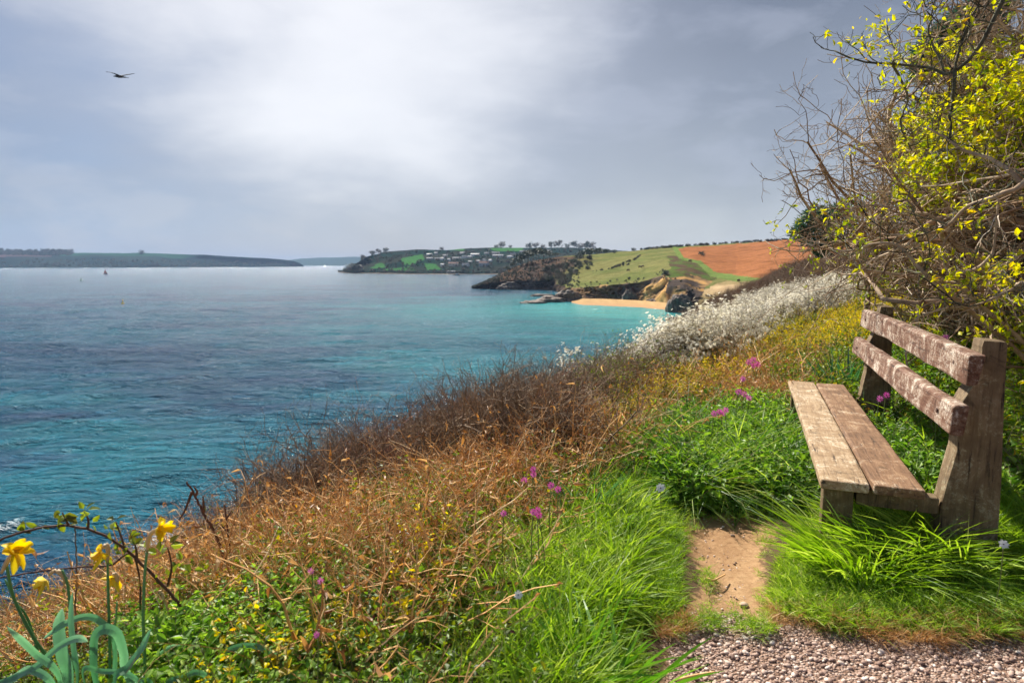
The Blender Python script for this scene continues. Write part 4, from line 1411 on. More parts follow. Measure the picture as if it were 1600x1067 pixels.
def grass_clump(n, L, W_, rad, tilt, bend, grav, seed, mats='grass', lean=(0, 0)):
    r_ = np.random.default_rng(seed)
    a = r_.random(n) * 6.283; rr = np.sqrt(r_.random(n)) * rad
    P = np.stack([np.cos(a) * rr, np.sin(a) * rr, -0.02 + 0 * a], 1)
    tl = tilt * (0.3 + r_.random(n))
    a2 = a + r_.normal(size=n) * 1.7
    D = np.stack([np.cos(a2) * tl + lean[0], np.sin(a2) * tl + lean[1], np.ones(n)], 1)
    b = bend * (0.4 + r_.random(n))
    B = np.stack([np.cos(a2) * b + lean[0], np.sin(a2) * b + lean[1], -grav * (.3 + r_.random(n))], 1)
    Ls = L * (0.45 + .75 * r_.random(n))
    V, fs = blades(P, D, Ls, W_ * (.6 + .7 * r_.random(n)), B, 5, unit(np.stack([np.cos(a2), np.sin(a2), .3 + 0 * a2], 1) + .4 * r_.normal(size=(n, 3))))
    mb = MB(); rn = np.clip(r_.random(n) ** 1.0, 0, 1)
    mb.add(V, fs, 0, np.repeat(rn, 12))
    return mb.mesh('grass_clump', M[mats])


grass_src = source('grass_clump', [grass_clump(30, .27, .011, .08, .5, .40, .35, s) for s in range(3)] +
                   [grass_clump(28, .32, .012, .07, .45, .60, .7, 10 + s) for s in range(3)] +
                   [grass_clump(26, .26, .009, .10, 1.0, .7, .7, 20 + s) for s in range(2)])
short_src = source('short_turf', [grass_clump(36, .10, .006, .08, .9, .6, .4, 30 + s) for s in range(3)])
deep_src = source('deep_grass', [grass_clump(60, .42, .008, .10, .45, .75, .85, 40 + s, 'grass_deep') for s in range(3)] + [grass_clump(60, .42, .008, .10, .5, .8, .9, 43 + s, 'grass') for s in range(2)])
drygrass_src = source('dry_grass', [grass_clump(34, .22, .005, .09, .9, .6, .5, 50 + s, 'deadleaf') for s in range(3)])


def herb(nst, H, ll, lw, seed, mt, leafmat, spread=.45, nleaf=14, stemmat='twig', shape='oval', pair=True):
    r_ = np.random.default_rng(seed)
    P0 = np.concatenate([r_.normal(size=(nst, 2)) * .05, np.full((nst, 1), -.03)], 1)
    P, Rr = grow(P0, rdir(nst, spread, r_), H * (.5 + .7 * r_.random(nst)), np.full(nst, .0022), 6, .16, .05, .4, r_)
    mb = MB(); V, fs = tubes(P, Rr, 3); mb.add(V, fs, 1, .5)
    N = nst * nleaf
    pi = np.repeat(np.arange(nst), nleaf); t = .15 + .85 * r_.random(N); t = np.round(t * nleaf) / nleaf if pair else t
    t = np.clip(t, 0, 1)
    f = t * 5; i = np.minimum(f.astype(int), 4); fr = (f - i)[:, None]
    B = P[pi, i] * (1 - fr) + P[pi, i + 1] * fr
    T = unit(P[pi, i + 1] - P[pi, i])
    D = unit(np.cross(T, unit(r_.normal(size=(N, 3)))) + T * .45 + [0, 0, .15])
    Nn = unit(np.array([0, 0, 1.0]) + .5 * r_.normal(size=(N, 3)))
    sz = (1.15 - .55 * t) * (.7 + .5 * r_.random(N))
    V, fs = leaves(B, D, Nn, ll * sz, lw * sz, .22, .25, shape)
    mb.add(V, fs, 0, np.repeat(np.clip(r_.random(N), 0, 1), 8))
    return mb.mesh(mt, [M[leafmat], M[stemmat]])


herb_src = source('green_herb', [herb(9, .26, .05, .028, 60 + s, 'herb', 'herb') for s in range(3)] + [herb(6, .22, .075, .045, 64 + s, 'herb', 'herb', .7, 9) for s in range(2)])
bram_src = source('bramble', [herb(7, .30, .042, .030, 70 + s, 'bramble', 'bramble', .9, 12) for s in range(4)])
yel_src = source('yellow_bush', [herb(9, .42, .045, .028, 80 + s, 'young_leaf_bush', 'yellow', .6, 20) for s in range(3)] + [herb(9, .40, .040, .026, 84 + s, 'young_leaf_bush', 'bramble', .6, 16) for s in range(2)])


def dead_clump(seed, n=20, H=.48, frond=True):
    r_ = np.random.default_rng(seed)
    P0 = np.concatenate([r_.normal(size=(n, 2)) * .16, r_.random((n, 1)) * .12 - .03], 1)
    P, Rr = grow(P0, rdir(n, 1.3, r_), H * (.4 + .9 * r_.random(n)), (.0022 + .0045 * r_.random(n) ** 2), 6, .16, -.06, .4, r_)
    mb = MB(); V, fs = tubes(P, Rr, 3); mb.add(V, fs, 0, np.repeat(r_.random(n), 18))
    P2, R2 = children(P, Rr, 4, .35, .55, 1.0, .25, .5, 4, .25, -.05, .4, r=r_)
    V, fs = tubes(P2, R2, 3); mb.add(V, fs, 0, np.repeat(r_.random(len(P2)), 12))
    if frond:
        N = 34
        q = P.reshape(-1, 3)[r_.integers(0, n * 6, N)]
        V, fs = leaves(q, unit(r_.normal(size=(N, 3))), unit(r_.normal(size=(N, 3))), .045 * (.5 + r_.random(N)), .02, .5, .6)
        mb.add(V, fs, 1, np.repeat(r_.random(N), 8))
    return mb.mesh('dead_bracken', [M['dead'], M['deadleaf']])


dead_src = source('dead_bracken', [dead_clump(90 + s) for s in range(5)])


def twig_bush(seed, H=.8, nb=9, mats=('twig',), flowers=0, leafm=None, nleaf=0, rad=.12, thick=.007, lean=.55):
    r_ = np.random.default_rng(seed)
    P0 = np.concatenate([r_.normal(size=(nb, 2)) * rad, np.full((nb, 1), -.1)], 1)
    P, Rr = grow(P0, rdir(nb, lean, r_), H * (.6 + .6 * r_.random(nb)), np.full(nb, thick), 7, .24, .10, .35, r_)
    mb = MB(); V, fs = tubes(P, Rr, 4); mb.add(V, fs, 0, .35)
    P2, R2 = children(P, Rr, 8, .45, .65, .9, .2, .7, 5, .32, .1, .4, r=r_)
    V, fs = tubes(P2, R2, 3); mb.add(V, fs, 0, np.repeat(.3 + .5 * r_.random(len(P2)), 15))
    P3, R3 = children(P2, R2, 6, .5, .7, 1.0, .15, .7, 4, .3, .08, .5, r=r_)
    V, fs = tubes(P3, np.maximum(R3, .0012), 3); mb.add(V, fs, 0, np.repeat(.2 + .8 * r_.random(len(P3)), 12))
    tips = P3.reshape(-1, 3)
    if flowers:
        q = tips[r_.integers(0, len(tips), flowers)] + r_.normal(size=(flowers, 3)) * .012
        # little five-petalled flowers: five small faces round a centre, all facing out
        out_ = unit(q * [1, 1, .6] + r_.normal(size=q.shape) * .25 + [0, 0, .3])
        A_ = unit(np.cross(out_, [0.3, .2, 1])); B2 = np.cross(out_, A_)
        for a in range(5):
            an = a * 2 * np.pi / 5
            D = A_ * math.cos(an) + B2 * math.sin(an)
            s_ = .021 * (.7 + .6 * r_.random(flowers))
            V = np.stack([q, q + (D * .9 + np.cross(out_, D) * .55) * s_[:, None], q + D * s_[:, None] * 1.35 + out_ * s_[:, None] * .25, q + (D * .9 - np.cross(out_, D) * .55) * s_[:, None]], 1)
            b = (np.arange(flowers) * 4)[:, None]
            mb.add(V.reshape(-1, 3), [b + [0, 1, 2, 3]], 1, np.repeat(r_.random(flowers), 4))
    if nleaf:
        q = tips[r_.integers(0, len(tips), nleaf)]
        V, fs = leaves(q, unit(r_.normal(size=(nleaf, 3)) + [0, 0, .4]), unit(r_.normal(size=(nleaf, 3)) + [0, 0, .6]), .026, .016)
        mb.add(V, fs, 1, np.repeat(r_.random(nleaf), 8))
    return mb.mesh('scrub_bush', [M[m_] for m_ in mats])


scrub_src = source('scrub_bush', [twig_bush(110 + s, .95, 10, ('twig',), thick=.017, rad=.2) for s in range(4)] + [twig_bush(114 + s, .9, 8, ('purpletwig',)) for s in range(1)])
blos_src = source('blossom_bush', [twig_bush(120 + s, .85, 7, ('twig', 'blossom'), flowers=650) for s in range(4)])
heath_src = source('heath_bush', [twig_bush(130 + s, .55, 8, ('twig', 'bramble'), nleaf=260) for s in range(3)])

# ------------------------------------------------------------------ where each kind grows
N0 = 260000
lr = np.log(0.9) + rng.random(N0) * (np.log(95) - np.log(0.9))
th = R(-50) + rng.random(N0) * R(108)
rr = np.exp(lr)
gx, gy = np.sin(th) * rr, np.cos(th) * rr
gz = G(gx, gy)
GPX, GPY, GFW = PROJ(np.stack([gx, gy, gz], -1))
GP = np.stack([gx, gy, gz], -1)
inview = (GFW > .3) & (GPX > -260) & (GPX < 1860) & (GPY < 1500)
isgrav = inpoly(GPX, GPY, GRAVEL); isdirt = inpoly(GPX, GPY, DIRT)
patchn = fbm(gx * .8, gy * .8, 3)
patchn2 = fbm(gx * 2.1 + 30, gy * 2.1, 3)
jx = GPX + 60 * patchn2; jy = GPY + 45 * patchn
free = inview & ~isgrav & ~isdirt
# the footprints of the bench timbers stay clear
rel = GP - OB
bl_, bw_ = rel @ E1, rel @ E2
underb = (bl_ > -.05) & (bl_ < 2.6) & (bw_ > -.02) & (bw_ < .42)
postb = (bl_ > -.0) & (bl_ < .3) & (bw_ > .40) & (bw_ < .8)
uu_ = gx - xe(gy)


def pick(mask, n, weight=None):
    j = np.flatnonzero(mask)
    if weight is not None:
        w = weight[j] / weight[j].sum()
        n = min(n, int((w > 0).sum()))
        return rng.choice(j, n, replace=False, p=w)
    return rng.choice(j, min(n, len(j)), replace=False)


def rots(n, tilt=.2, up=None):
    r_ = rng.normal(size=(n, 3)) * tilt
    r_[:, 2] = rng.random(n) * 6.283
    return r_


def put(name, src, nv, mask, n, s0, s1, label=None, cat=None, tilt=.2, sink=0.0, weight=None, size_by_dist=0.0, kind='stuff'):
    j = pick(mask, n, weight)
    P = GP[j].copy(); P[:, 2] -= sink
    s = s0 + (s1 - s0) * rng.random(len(j))
    if size_by_dist:
        s *= 1 + size_by_dist * np.clip(GFW[j] - 3, 0, 40)
    o = scatter(name, src, nv, P, rots(len(j), tilt), s, solid=name == 'grass')
    tag(o, label, cat)
    return o


DIRT_BIG = [(1000, 800), (1070, 750), (1240, 750), (1310, 800), (1345, 870), (1370, 930), (1380, 1010), (980, 1010), (985, 940), (990, 880)]
keep = inpoly(GPX, GPY, DIRT_BIG) | inpoly(GPX, GPY + 108, GRAVEL) | inpoly(GPX + 125, GPY, GRAVEL)
Z_GL = inpoly(GPX, GPY, GRASS_L)
Z_GR = inpoly(GPX, GPY, GRASS_R)
w_near = np.clip(GFW, 0.9, 30) ** 0.0
edge_r = inpoly(GPX, GPY + 45 * patchn2, [(1200, 945), (1300, 950), (1450, 955), (1700, 945), (2500, 940), (2500, 995), (1600, 990), (1400, 995), (1300, 988), (1200, 970)])
put('grass', grass_src, 8, free & ~keep & inpoly(jx, GPY, GRASS_L) & ~underb & (GPX < 1050 - 0 * GPX) & ~inpoly(GPX, GPY, [(985, 735), (1100, 780), (1100, 980), (1010, 985), (1020, 900), (1000, 800)]), 3000, .32, .88, 'bright green tussocky grass on the seaward side of the worn path', 'grass', .28)
put('grass', grass_src, 8, free & ~keep & Z_GR & ~underb & ~postb & ~edge_r & (GPY < 955), 2400, .32, .80, 'long lush grass in front of and around the bench', 'grass', .35)
put('meadow_weeds', herb_src, 5, free & ~keep & (Z_GL | Z_GR) & (patchn2 > .02) & ~underb & ~postb, 260, .35, .7, 'small broad-leaved weeds among the grass', 'weeds', .3)
put('turf', short_src, 3, free & inpoly(GPX + 25 * patchn2, GPY, [(960, 735), (1075, 765), (1042, 950), (985, 985), (985, 1300), (860, 1300), (940, 900), (960, 800)]), 3400, .3, .7, 'short trodden turf fringing the worn dirt patch', 'grass', .3)
put('turf', short_src, 3, inview & ~isgrav & (Z_GR | edge_r | isdirt) & inpoly(jx, GPY, [(1256, 785), (1320, 780), (1380, 880), (1700, 880), (1700, 985), (1500, 980), (1300, 972), (1228, 955), (1224, 930), (1228, 880), (1252, 840)]), 2600, .3, .7, 'short turf along the landward edge of the path', 'grass', .3)
put('turf', short_src, 3, inview & inpoly(jx, GPY + 18 * patchn2, [(1040, 955), (1200, 960), (1215, 985), (1080, 980), (1030, 1000)]), 46, .18, .42, 'thin turf creeping across the path where dirt meets gravel', 'grass', .3)
put('turf', short_src, 3, inview & isdirt & ~inpoly(GPX + 14 * patchn2, GPY, [(1098, 810), (1190, 805), (1190, 860), (1170, 900), (1180, 950), (1110, 950), (1118, 900), (1100, 860)]), 90, .15, .4, 'sparse sprigs of turf invading the edges of the dirt patch', 'grass', .4)
put('dry_grass', drygrass_src, 3, inview & ((edge_r & (rng.random(N0) < .6)) | inpoly(GPX, GPY, [(1015, 965), (1090, 960), (1080, 985), (1030, 995)])), 240, .14, .34, 'dry straw coloured grass along the gravel edge', 'grass', .35)

herbz = inpoly(GPX, GPY, [(1035, 655), (1130, 650), (1245, 640), (1300, 600), (1345, 560), (1600, 540), (2100, 540), (2100, 800), (1420, 800), (1250, 790), (1070, 785), (985, 735)])
put('green_herbs', herb_src, 5, free & herbz & ~underb & ~postb, 1500, .6, 1.15, 'leafy green herbs and nettles around the far end of the bench and behind it', 'undergrowth', .3)
put('grass', deep_src, 5, free & (inpoly(GPX, GPY, [(1000, 720), (1250, 700), (1290, 790), (1070, 785)]) | (herbz & (patchn2 > .06))) & ~underb & ~postb, 620, .5, .95, 'darker arching grass between path and bench', 'grass', .3)
put('green_herbs', herb_src, 5, free & inpoly(GPX, GPY, [(200, 1500), (230, 1010), (480, 960), (640, 900), (760, 860), (700, 960), (680, 1067), (640, 1500)]), 1300, .55, 1.0, 'green leafy herbs along the lower edge of the bracken', 'undergrowth', .3)

deadz = free & (GPY > 560) & inpoly(jx, jy, [(-300, 1100), (-300, 980), (150, 900), (330, 860), (480, 760), (620, 740), (880, 660), (950, 610), (1100, 560), (1250, 470), (1345, 470), (1345, 560), (1250, 640), (1050, 660), (985, 735), (900, 790), (760, 870), (690, 980), (600, 1100), (-300, 1500)])
nearleft = (GFW < 3.6) & (GPX < 780)
sband = (GFW > 4.2) & inpoly(GPX + 25 * patchn2, GPY - 30, [(330, 870), (400, 820), (470, 780), (560, 725), (640, 690), (760, 655), (860, 625), (930, 600), (940, 625), (880, 670), (760, 705), (640, 745), (540, 780), (470, 830), (400, 870)])
BLOP = inpoly(GPX, GPY, [(880, 665), (905, 625), (960, 590), (1030, 530), (1110, 478), (1200, 455), (1300, 437), (1345, 445), (1340, 470), (1250, 505), (1160, 545), (1090, 575), (1010, 625), (940, 650)])
sband = sband & ~BLOP
deadz = deadz & ~BLOP & (~sband | (rng.random(N0) < .12))
veryleft = (GFW < 2.5) & (GPX < 500)
put('dead_bracken', dead_src, 5, deadz & ~veryleft & (~nearleft | (rng.random(N0) < .6)), 2600, .4, .9, 'tangle of orange-brown dead bracken and bramble stems on the slope', 'bracken', .35, size_by_dist=.004)
put('brambles', bram_src, 4, deadz & ~nearleft & (patchn > -.2), 4200, .5, 1.05, 'low brambles with green, yellow and reddish leaves among the bracken', 'bramble', .35, size_by_dist=.005)
put('brambles', bram_src, 4, free & nearleft & ~veryleft, 2200, .5, .95, 'leafy brambles between the daffodils and the grass', 'bramble', .35)
put('brambles', bram_src, 4, free & veryleft & (GPY > 880), 900, .35, .62, 'brambles growing below the daffodils', 'bramble', .35)

nearleft = (GFW < 3.4) & (GPX < 760)
yelz = free & inpoly(jx, GPY, [(900, 700), (1000, 605), (1100, 560), (1200, 500), (1320, 445), (1400, 450), (1420, 540), (1300, 560), (1200, 590), (1080, 640), (960, 690)])
put('yellow_leaved_scrub', yel_src, 5, yelz, 1900, .4, .85, 'low scrub with fresh yellow leaves between the blossom and the bracken', 'scrub', .3, size_by_dist=.02)
put('yellow_leaved_scrub', yel_src, 5, deadz & (patchn > .08), 420, .5, .9, 'scattered yellow-leaved sprays among the dead bracken', 'scrub', .3, size_by_dist=.02)

bloz = free & inpoly(GPX + 20 * patchn2, GPY, [(880, 665), (905, 625), (960, 590), (1030, 530), (1110, 478), (1200, 455), (1300, 437), (1345, 445), (1340, 470), (1250, 505), (1160, 545), (1090, 575), (1010, 625), (940, 650)])
put('blackthorn_blossom', blos_src, 4, bloz & (GFW > 6.5) & (fbm(gx * .7 + 5, gy * .7, 2) + .3 * patchn2 > -.03), 2300, .34, .92, 'dense blackthorn thicket covered in white blossom on the slope', 'blackthorn', .25, sink=.05)

scrz = free & (GFW > 4.2) & (GPX < 915) & inpoly(GPX + 25 * patchn2, GPY - 30, [(330, 880), (400, 830), (470, 790), (560, 735), (640, 700), (760, 665), (860, 635), (935, 600), (960, 625), (935, 665), (880, 690), (760, 730), (640, 775), (540, 800), (470, 840), (400, 880)])
put('brown_scrub', scrub_src, 5, scrz, 1000, .42, .72, 'bare brown thorn scrub along the brow of the slope', 'scrub', .25, sink=.1)
scrz2 = free & (GFW > 10) & (inpoly(GPX, GPY, [(1040, 520), (1120, 470), (1180, 445), (1240, 415), (1345, 395), (1420, 400), (1420, 450), (1320, 437), (1200, 452), (1120, 478), (1050, 530)]))
put('brown_scrub', scrub_src, 5, scrz2, 900, .45, .85, 'brown leafless scrub on the skyline above the white blossom', 'scrub', .25, sink=.1, size_by_dist=.005)
heaz = free & (GFW > 4.5) & inpoly(jx, jy, [(-400, 1060), (-100, 960), (60, 900), (280, 855), (430, 790), (500, 800), (420, 880), (280, 960), (120, 1020), (-400, 1250)])
put('heath_scrub', heath_src, 3, heaz, 1900, .40, .8, 'low green and brown heath scrub on the lower left slope', 'scrub', .25)
put('heath_scrub', heath_src, 3, bloz & (rng.random(N0) < .6), 700, .6, 1.0, 'green and brown scrub between the blossom mounds', 'scrub', .25)
# cover on the far, outer slope
put('heath_scrub', heath_src, 3, free & (GFW > 12) & ~bloz & ~scrz2 & (uu_ < -3), 1500, .6, 1.1, 'distant low scrub on the cliff slope', 'scrub', .2)
put('brown_scrub', scrub_src, 5, free & (uu_ > 3.5) & (gy > 7) & (gy < 60), 900, .9, 1.5, 'dense thorn scrub on the bank behind the hedge', 'scrub', .25, size_by_dist=.01)
put('yellow_leaved_scrub', yel_src, 5, free & inpoly(GPX, GPY, [(1320, 560), (1330, 440), (1500, 450), (1700, 500), (1700, 620), (1480, 560)]) & ~postb & (bw_ > .9), 420, .5, .95, 'yellow-leaved sprays on the bank behind the bench', 'scrub', .3)
put('bank_undergrowth', bram_src, 4, free & (gx > 2.7) & (gy < 8) & (uu_ > 1.2) & ~postb, 1500, .7, 1.4, 'undergrowth on the bank under the hawthorn hedge', 'undergrowth', .3)

# ------------------------------------------------------------------ hawthorn hedge at the right
def catmull(pts, n):
    pts = np.asarray(pts, float)
    if len(pts) == 2:
        return pts[0] + (pts[1] - pts[0]) * np.linspace(0, 1, n)[:, None]
    p = np.concatenate([[2 * pts[0] - pts[1]], pts, [2 * pts[-1] - pts[-2]]])
    t = np.linspace(0, len(pts) - 1 - 1e-6, n); i = t.astype(int); f = (t - i)[:, None]
    a, b, c, d = p[i], p[i + 1], p[i + 2], p[i + 3]
    return .5 * (2 * b + (c - a) * f + (2 * a - 5 * b + 4 * c - d) * f ** 2 + (3 * b - a - 3 * c + d) * f ** 3)


def limb(pix, n=9):
    """pix: [(px, py, depth)]"""
    return catmull(np.array([U(a, b, c) for a, b, c in pix]), n)


def thorn_tree(name, label, limbs, n2, n3, n4, leafy, seed, radius=(.030, .009), bark='thornbark', L2=.55, leafmat='lime', leafzone=None, leafn=5, lsz=.03, group='bushes of the hawthorn hedge', cat='hawthorn'):
    r_ = np.random.default_rng(seed)
    K_ = 11
    P = np.stack([catmull(l, K_) for l in limbs])
    P = P + np.concatenate([np.zeros((len(P), 1, 3)), np.cumsum(r_.normal(size=(len(P), K_ - 1, 3)) * .018, 1)], 1)
    r0 = radius[0] * (.55 + .6 * r_.random(len(P)))
    Rr = r0[:, None] * np.linspace(1, radius[1] / radius[0], K_)[None]
    base = P[:, 0].mean(0)
    e = empty(name, base, label, cat, group)
    mb = MB(); V, fs = tubes(P, Rr, 6); mb.add(V, fs, 0, np.repeat(.3 + .5 * r_.random(len(P)), K_ * 6))
    o = mb.obj('trunk', M[bark], e, True)
    mb = MB()
    P2, R2 = children(P, Rr, n2, 1, .55, .9, .15, .75, 8, .30, .03, .35, L=L2 * 1.5, r=r_)
    V, fs = tubes(P2, np.maximum(R2, .0035), 4); mb.add(V, fs, 0, np.repeat(.25 + .7 * r_.random(len(P2)), 32))
    P3, R3 = children(P2, np.maximum(R2, .0035), n3, 1, .62, 1.0, .1, .6, 6, .34, .04, .4, L=L2 * .62, r=r_)
    V, fs = tubes(P3, np.maximum(R3, .0022), 3); mb.add(V, fs, 0, np.repeat(.2 + .8 * r_.random(len(P3)), 18))
    P4, R4 = children(P3, np.maximum(R3, .0022), n4, 1, .7, 1.0, .1, .6, 4, .3, .05, .6, L=L2 * .22, r=r_)
    V, fs = tubes(P4, np.maximum(R4, .0014), 3); mb.add(V, fs, 0, np.repeat(r_.random(len(P4)), 12))
    mb.obj('branches', M[bark], e)['kind'] = 'stuff'
    tips = np.concatenate([P4[:, -1], P3[:, -1], P3[:, 3]])
    if leafy:
        px_, py_, _ = PROJ(tips)
        dens = fbm(tips[:, 0] * 1.6 + seed, tips[:, 2] * 1.6 + tips[:, 1], 3) + .12 * r_.normal(size=len(tips))
        if leafzone is not None:
            dens = dens + leafzone(px_, py_)
        j = np.argsort(-dens)[:leafy]
        q = np.repeat(tips[j], leafn, 0) + r_.normal(size=(leafy * leafn, 3)) * .012
        N = len(q)
        D = unit(r_.normal(size=(N, 3)) + [-.3, 0, .35]); Nn = unit(r_.normal(size=(N, 3)) * .6 + [0, -.2, 1])
        s_ = lsz * (.6 + .8 * r_.random(N))
        V, fs = leaves(q, D, Nn, s_, s_ * .62, .15, .3)
        mb = MB(); mb.add(V, fs, 0, np.repeat(np.clip(.52 + .30 * r_.normal(size=N), 0, 1), 8))
        mb.obj('foliage', M[leafmat], e)['kind'] = 'stuff'
    return e


def from_root(root, tip, r_, bow=.35):
    root = np.array(root); tip = np.array(tip)
    mid = (root + tip) / 2 + r_.normal(size=3) * bow * [.6, .6, .5] + [0, 0, .15]
    q = (mid + tip) / 2 + r_.normal(size=3) * bow * .4
    return np.array([root, (root + mid) / 2 + r_.normal(size=3) * .1, mid, q, tip])


def bush_limbs(root, tips, seed, bow=.35):
    r_ = np.random.default_rng(seed)
    return [from_root(np.array(root) + r_.normal(size=3) * [.15, .15, .03], t, r_, bow) for t in tips]


# A: the far left one, whose bare twigs stand out against the sky
rtA = [4.75, 6.3, float(G(4.75, 6.3)) - .1]
tipsA = [U(*t) for t in [(1243, 262, 6.0), (1268, 215, 6.1), (1300, 175, 6.2), (1262, 330, 6.0), (1300, 300, 5.7), (1335, 250, 5.8), (1350, 190, 6.1), (1380, 170, 6.4), (1290, 380, 5.8), (1330, 350, 5.5), (1370, 300, 5.5), (1400, 230, 6.0), (1420, 150, 6.5), (1300, 420, 5.6), (1350, 420, 5.2), (1400, 380, 5.3), (1440, 300, 5.5), (1320, 225, 6.3), (1375, 235, 6.6), (1285, 265, 6.4)]]
thorn_tree('hawthorn_bush', 'bare leggy hawthorn whose twig tips stand out against the sky left of the hedge', bush_limbs(rtA, tipsA, 1), 9, 6, 2, 330, 301, (.034, .011), L2=.42, lsz=.034, leafzone=lambda x, y: np.where((y < 300), -.25, 0))
# B: tall leafy one, top right
rtB = [4.6, 4.9, float(G(4.6, 4.9)) - .1]
tipsB = [U(*t) for t in [(1400, 130, 5.3), (1440, 60, 5.2), (1480, 20, 5.1), (1520, -60, 5.0), (1570, -80, 4.8), (1450, 160, 4.9), (1500, 110, 4.8), (1550, 60, 4.6), (1620, 20, 4.4), (1420, 220, 5.0), (1470, 230, 4.7), (1520, 200, 4.5), (1580, 170, 4.3), (1640, 120, 4.2), (1430, 300, 4.8), (1490, 300, 4.5), (1560, 280, 4.3), (1640, 260, 4.1), (1640, -60, 4.6), (1540, 120, 5.6), (1600, 60, 5.8), (1480, 190, 5.8)]]
thorn_tree('hawthorn_bush', 'tall hawthorn with most yellow-green young leaves at the top right', bush_limbs(rtB, tipsB, 2), 13, 7, 3, 1350, 302, (.036, .012), L2=.45, lsz=.040, leafn=8, leafzone=lambda x, y: np.where((y < 330) & (y > 60) & (x > 1400), .25, -.15))
# C: tangled one behind the bench
rtC = [4.5, 3.9, float(G(4.5, 3.9)) - .1]
tipsC = [U(*t) for t in [(1330, 430, 5.0), (1380, 400, 4.6), (1430, 380, 4.3), (1480, 350, 4.1), (1540, 330, 3.9), (1600, 300, 3.8), (1660, 330, 3.7), (1500, 430, 3.9), (1560, 420, 3.7), (1620, 430, 3.6), (1540, 470, 3.8), (1600, 490, 3.6), (1460, 400, 4.8), (1540, 380, 4.6), (1620, 380, 4.4), (1660, 470, 3.5), (1350, 380, 5.0), (1420, 340, 4.9)]]
thorn_tree('hawthorn_bush', 'low tangled hawthorn of pale grey branches directly behind the bench', bush_limbs(rtC, tipsC, 3, .5), 9, 6, 3, 600, 303, (.042, .013), L2=.42, lsz=.04, leafzone=lambda x, y: np.where((y > 400) & (x > 1430), .3, -.15))
# D: further right edge, outside and at the border of the frame
rtD = [5.6, 3.9, float(G(5.6, 3.9)) - .1]
tipsD = [U(*t) for t in [(1600, 50, 4.7), (1680, -40, 4.5), (1720, 100, 4.3), (1640, 200, 4.4), (1720, 250, 4.0), (1560, 230, 5.0), (1600, 340, 4.4), (1560, 0, 5.3), (1660, 120, 5.0), (1760, 350, 3.9), (1580, 130, 5.4), (1540, 300, 5.2), (1640, 300, 4.8)]]
thorn_tree('hawthorn_bush', 'hawthorn cut by the right edge of the picture, behind the tall leafy one', bush_limbs(rtD, tipsD, 4), 12, 8, 3, 1100, 304, (.034, .010), L2=.5, lsz=.042, leafzone=lambda x, y: np.where(y < 330, .2, -.1))
# E: brown mass between the skyline scrub and the hedge
rtE = [6.6, 8.0, float(G(6.6, 8.0)) - .1]
tipsE = [U(*t) for t in [(1330, 260, 8.6), (1380, 230, 8.4), (1440, 200, 8.2), (1500, 150, 8.0), (1560, 120, 7.8), (1320, 340, 8.3), (1370, 330, 8.0), (1430, 320, 7.8), (1500, 280, 7.6), (1300, 400, 8.0), (1560, 250, 7.4), (1620, 200, 7.2), (1480, 380, 7.2), (1400, 400, 7.5), (1620, 60, 7.8), (1540, 40, 8.0)]]
thorn_tree('hawthorn_bush', 'shadowy brown hawthorn deep inside the hedge behind the others', bush_limbs(rtE, tipsE, 5, .5), 11, 7, 3, 350, 305, (.04, .012), L2=.75, bark='twig', lsz=.04)

# branches that arch out of the hedge, drawn one by one
arch = [
    ([(1620, -30, 3.9), (1573, 2, 3.9), (1552, 45, 3.9), (1530, 80, 3.95), (1491, 111, 4.0), (1470, 104, 4.05), (1440, 98, 4.1), (1395, 94, 4.15), (1360, 92, 4.2), (1310, 76, 4.3)], .013, .005, 'dark arching hawthorn branch reaching furthest left into the sky'),
    ([(1491, 111, 4.0), (1490, 150, 3.98), (1488, 185, 3.95), (1489, 220, 3.95)], .010, .006, None),
    ([(1491, 111, 4.0), (1498, 75, 3.98), (1518, 30, 3.95), (1540, -10, 3.9)], .007, .004, None),
    ([(1640, 320, 3.5), (1598, 285, 3.6), (1565, 258, 3.7), (1530, 240, 3.8), (1505, 232, 3.85), (1480, 212, 3.9), (1450, 200, 3.95)], .016, .005, None),
    ([(1640, 285, 3.4), (1590, 290, 3.4), (1545, 308, 3.5), (1510, 320, 3.55), (1480, 350, 3.6), (1440, 362, 3.7), (1380, 362, 3.8)], .016, .006, None),
    ([(1460, 440, 3.7), (1445, 425, 3.7), (1410, 385, 3.8), (1385, 382, 3.85), (1340, 395, 3.95), (1305, 390, 4.0)], .013, .005, None),
    ([(1620, 455, 3.1), (1590, 458, 3.15), (1560, 470, 3.2), (1530, 480, 3.3)], .012, .005, None),
    ([(1395, 94, 4.15), (1420, 150, 4.3), (1410, 190, 4.4), (1430, 230, 4.5)], .007, .004, None),
    ([(1505, 450, 3.5), (1530, 420, 3.5), (1552, 395, 3.5), (1560, 350, 3.5), (1558, 300, 3.5)], .012, .005, None),
    ([(1475, 115, 4.05), (1455, 55, 4.1), (1462, 20, 4.1), (1468, 0, 4.1)], .006, .0025, None),
]
e = empty('hawthorn_bush', (3.45, 3.55, float(G(3.45, 3.55)) - .05), 'front hawthorn whose dark arching branch reaches out left across the sky at the top', 'hawthorn', 'bushes of the hawthorn hedge')
r_ = np.random.default_rng(77)
root = np.array([3.45, 3.55, float(G(3.45, 3.55)) - .1])
allP, allR = [], []
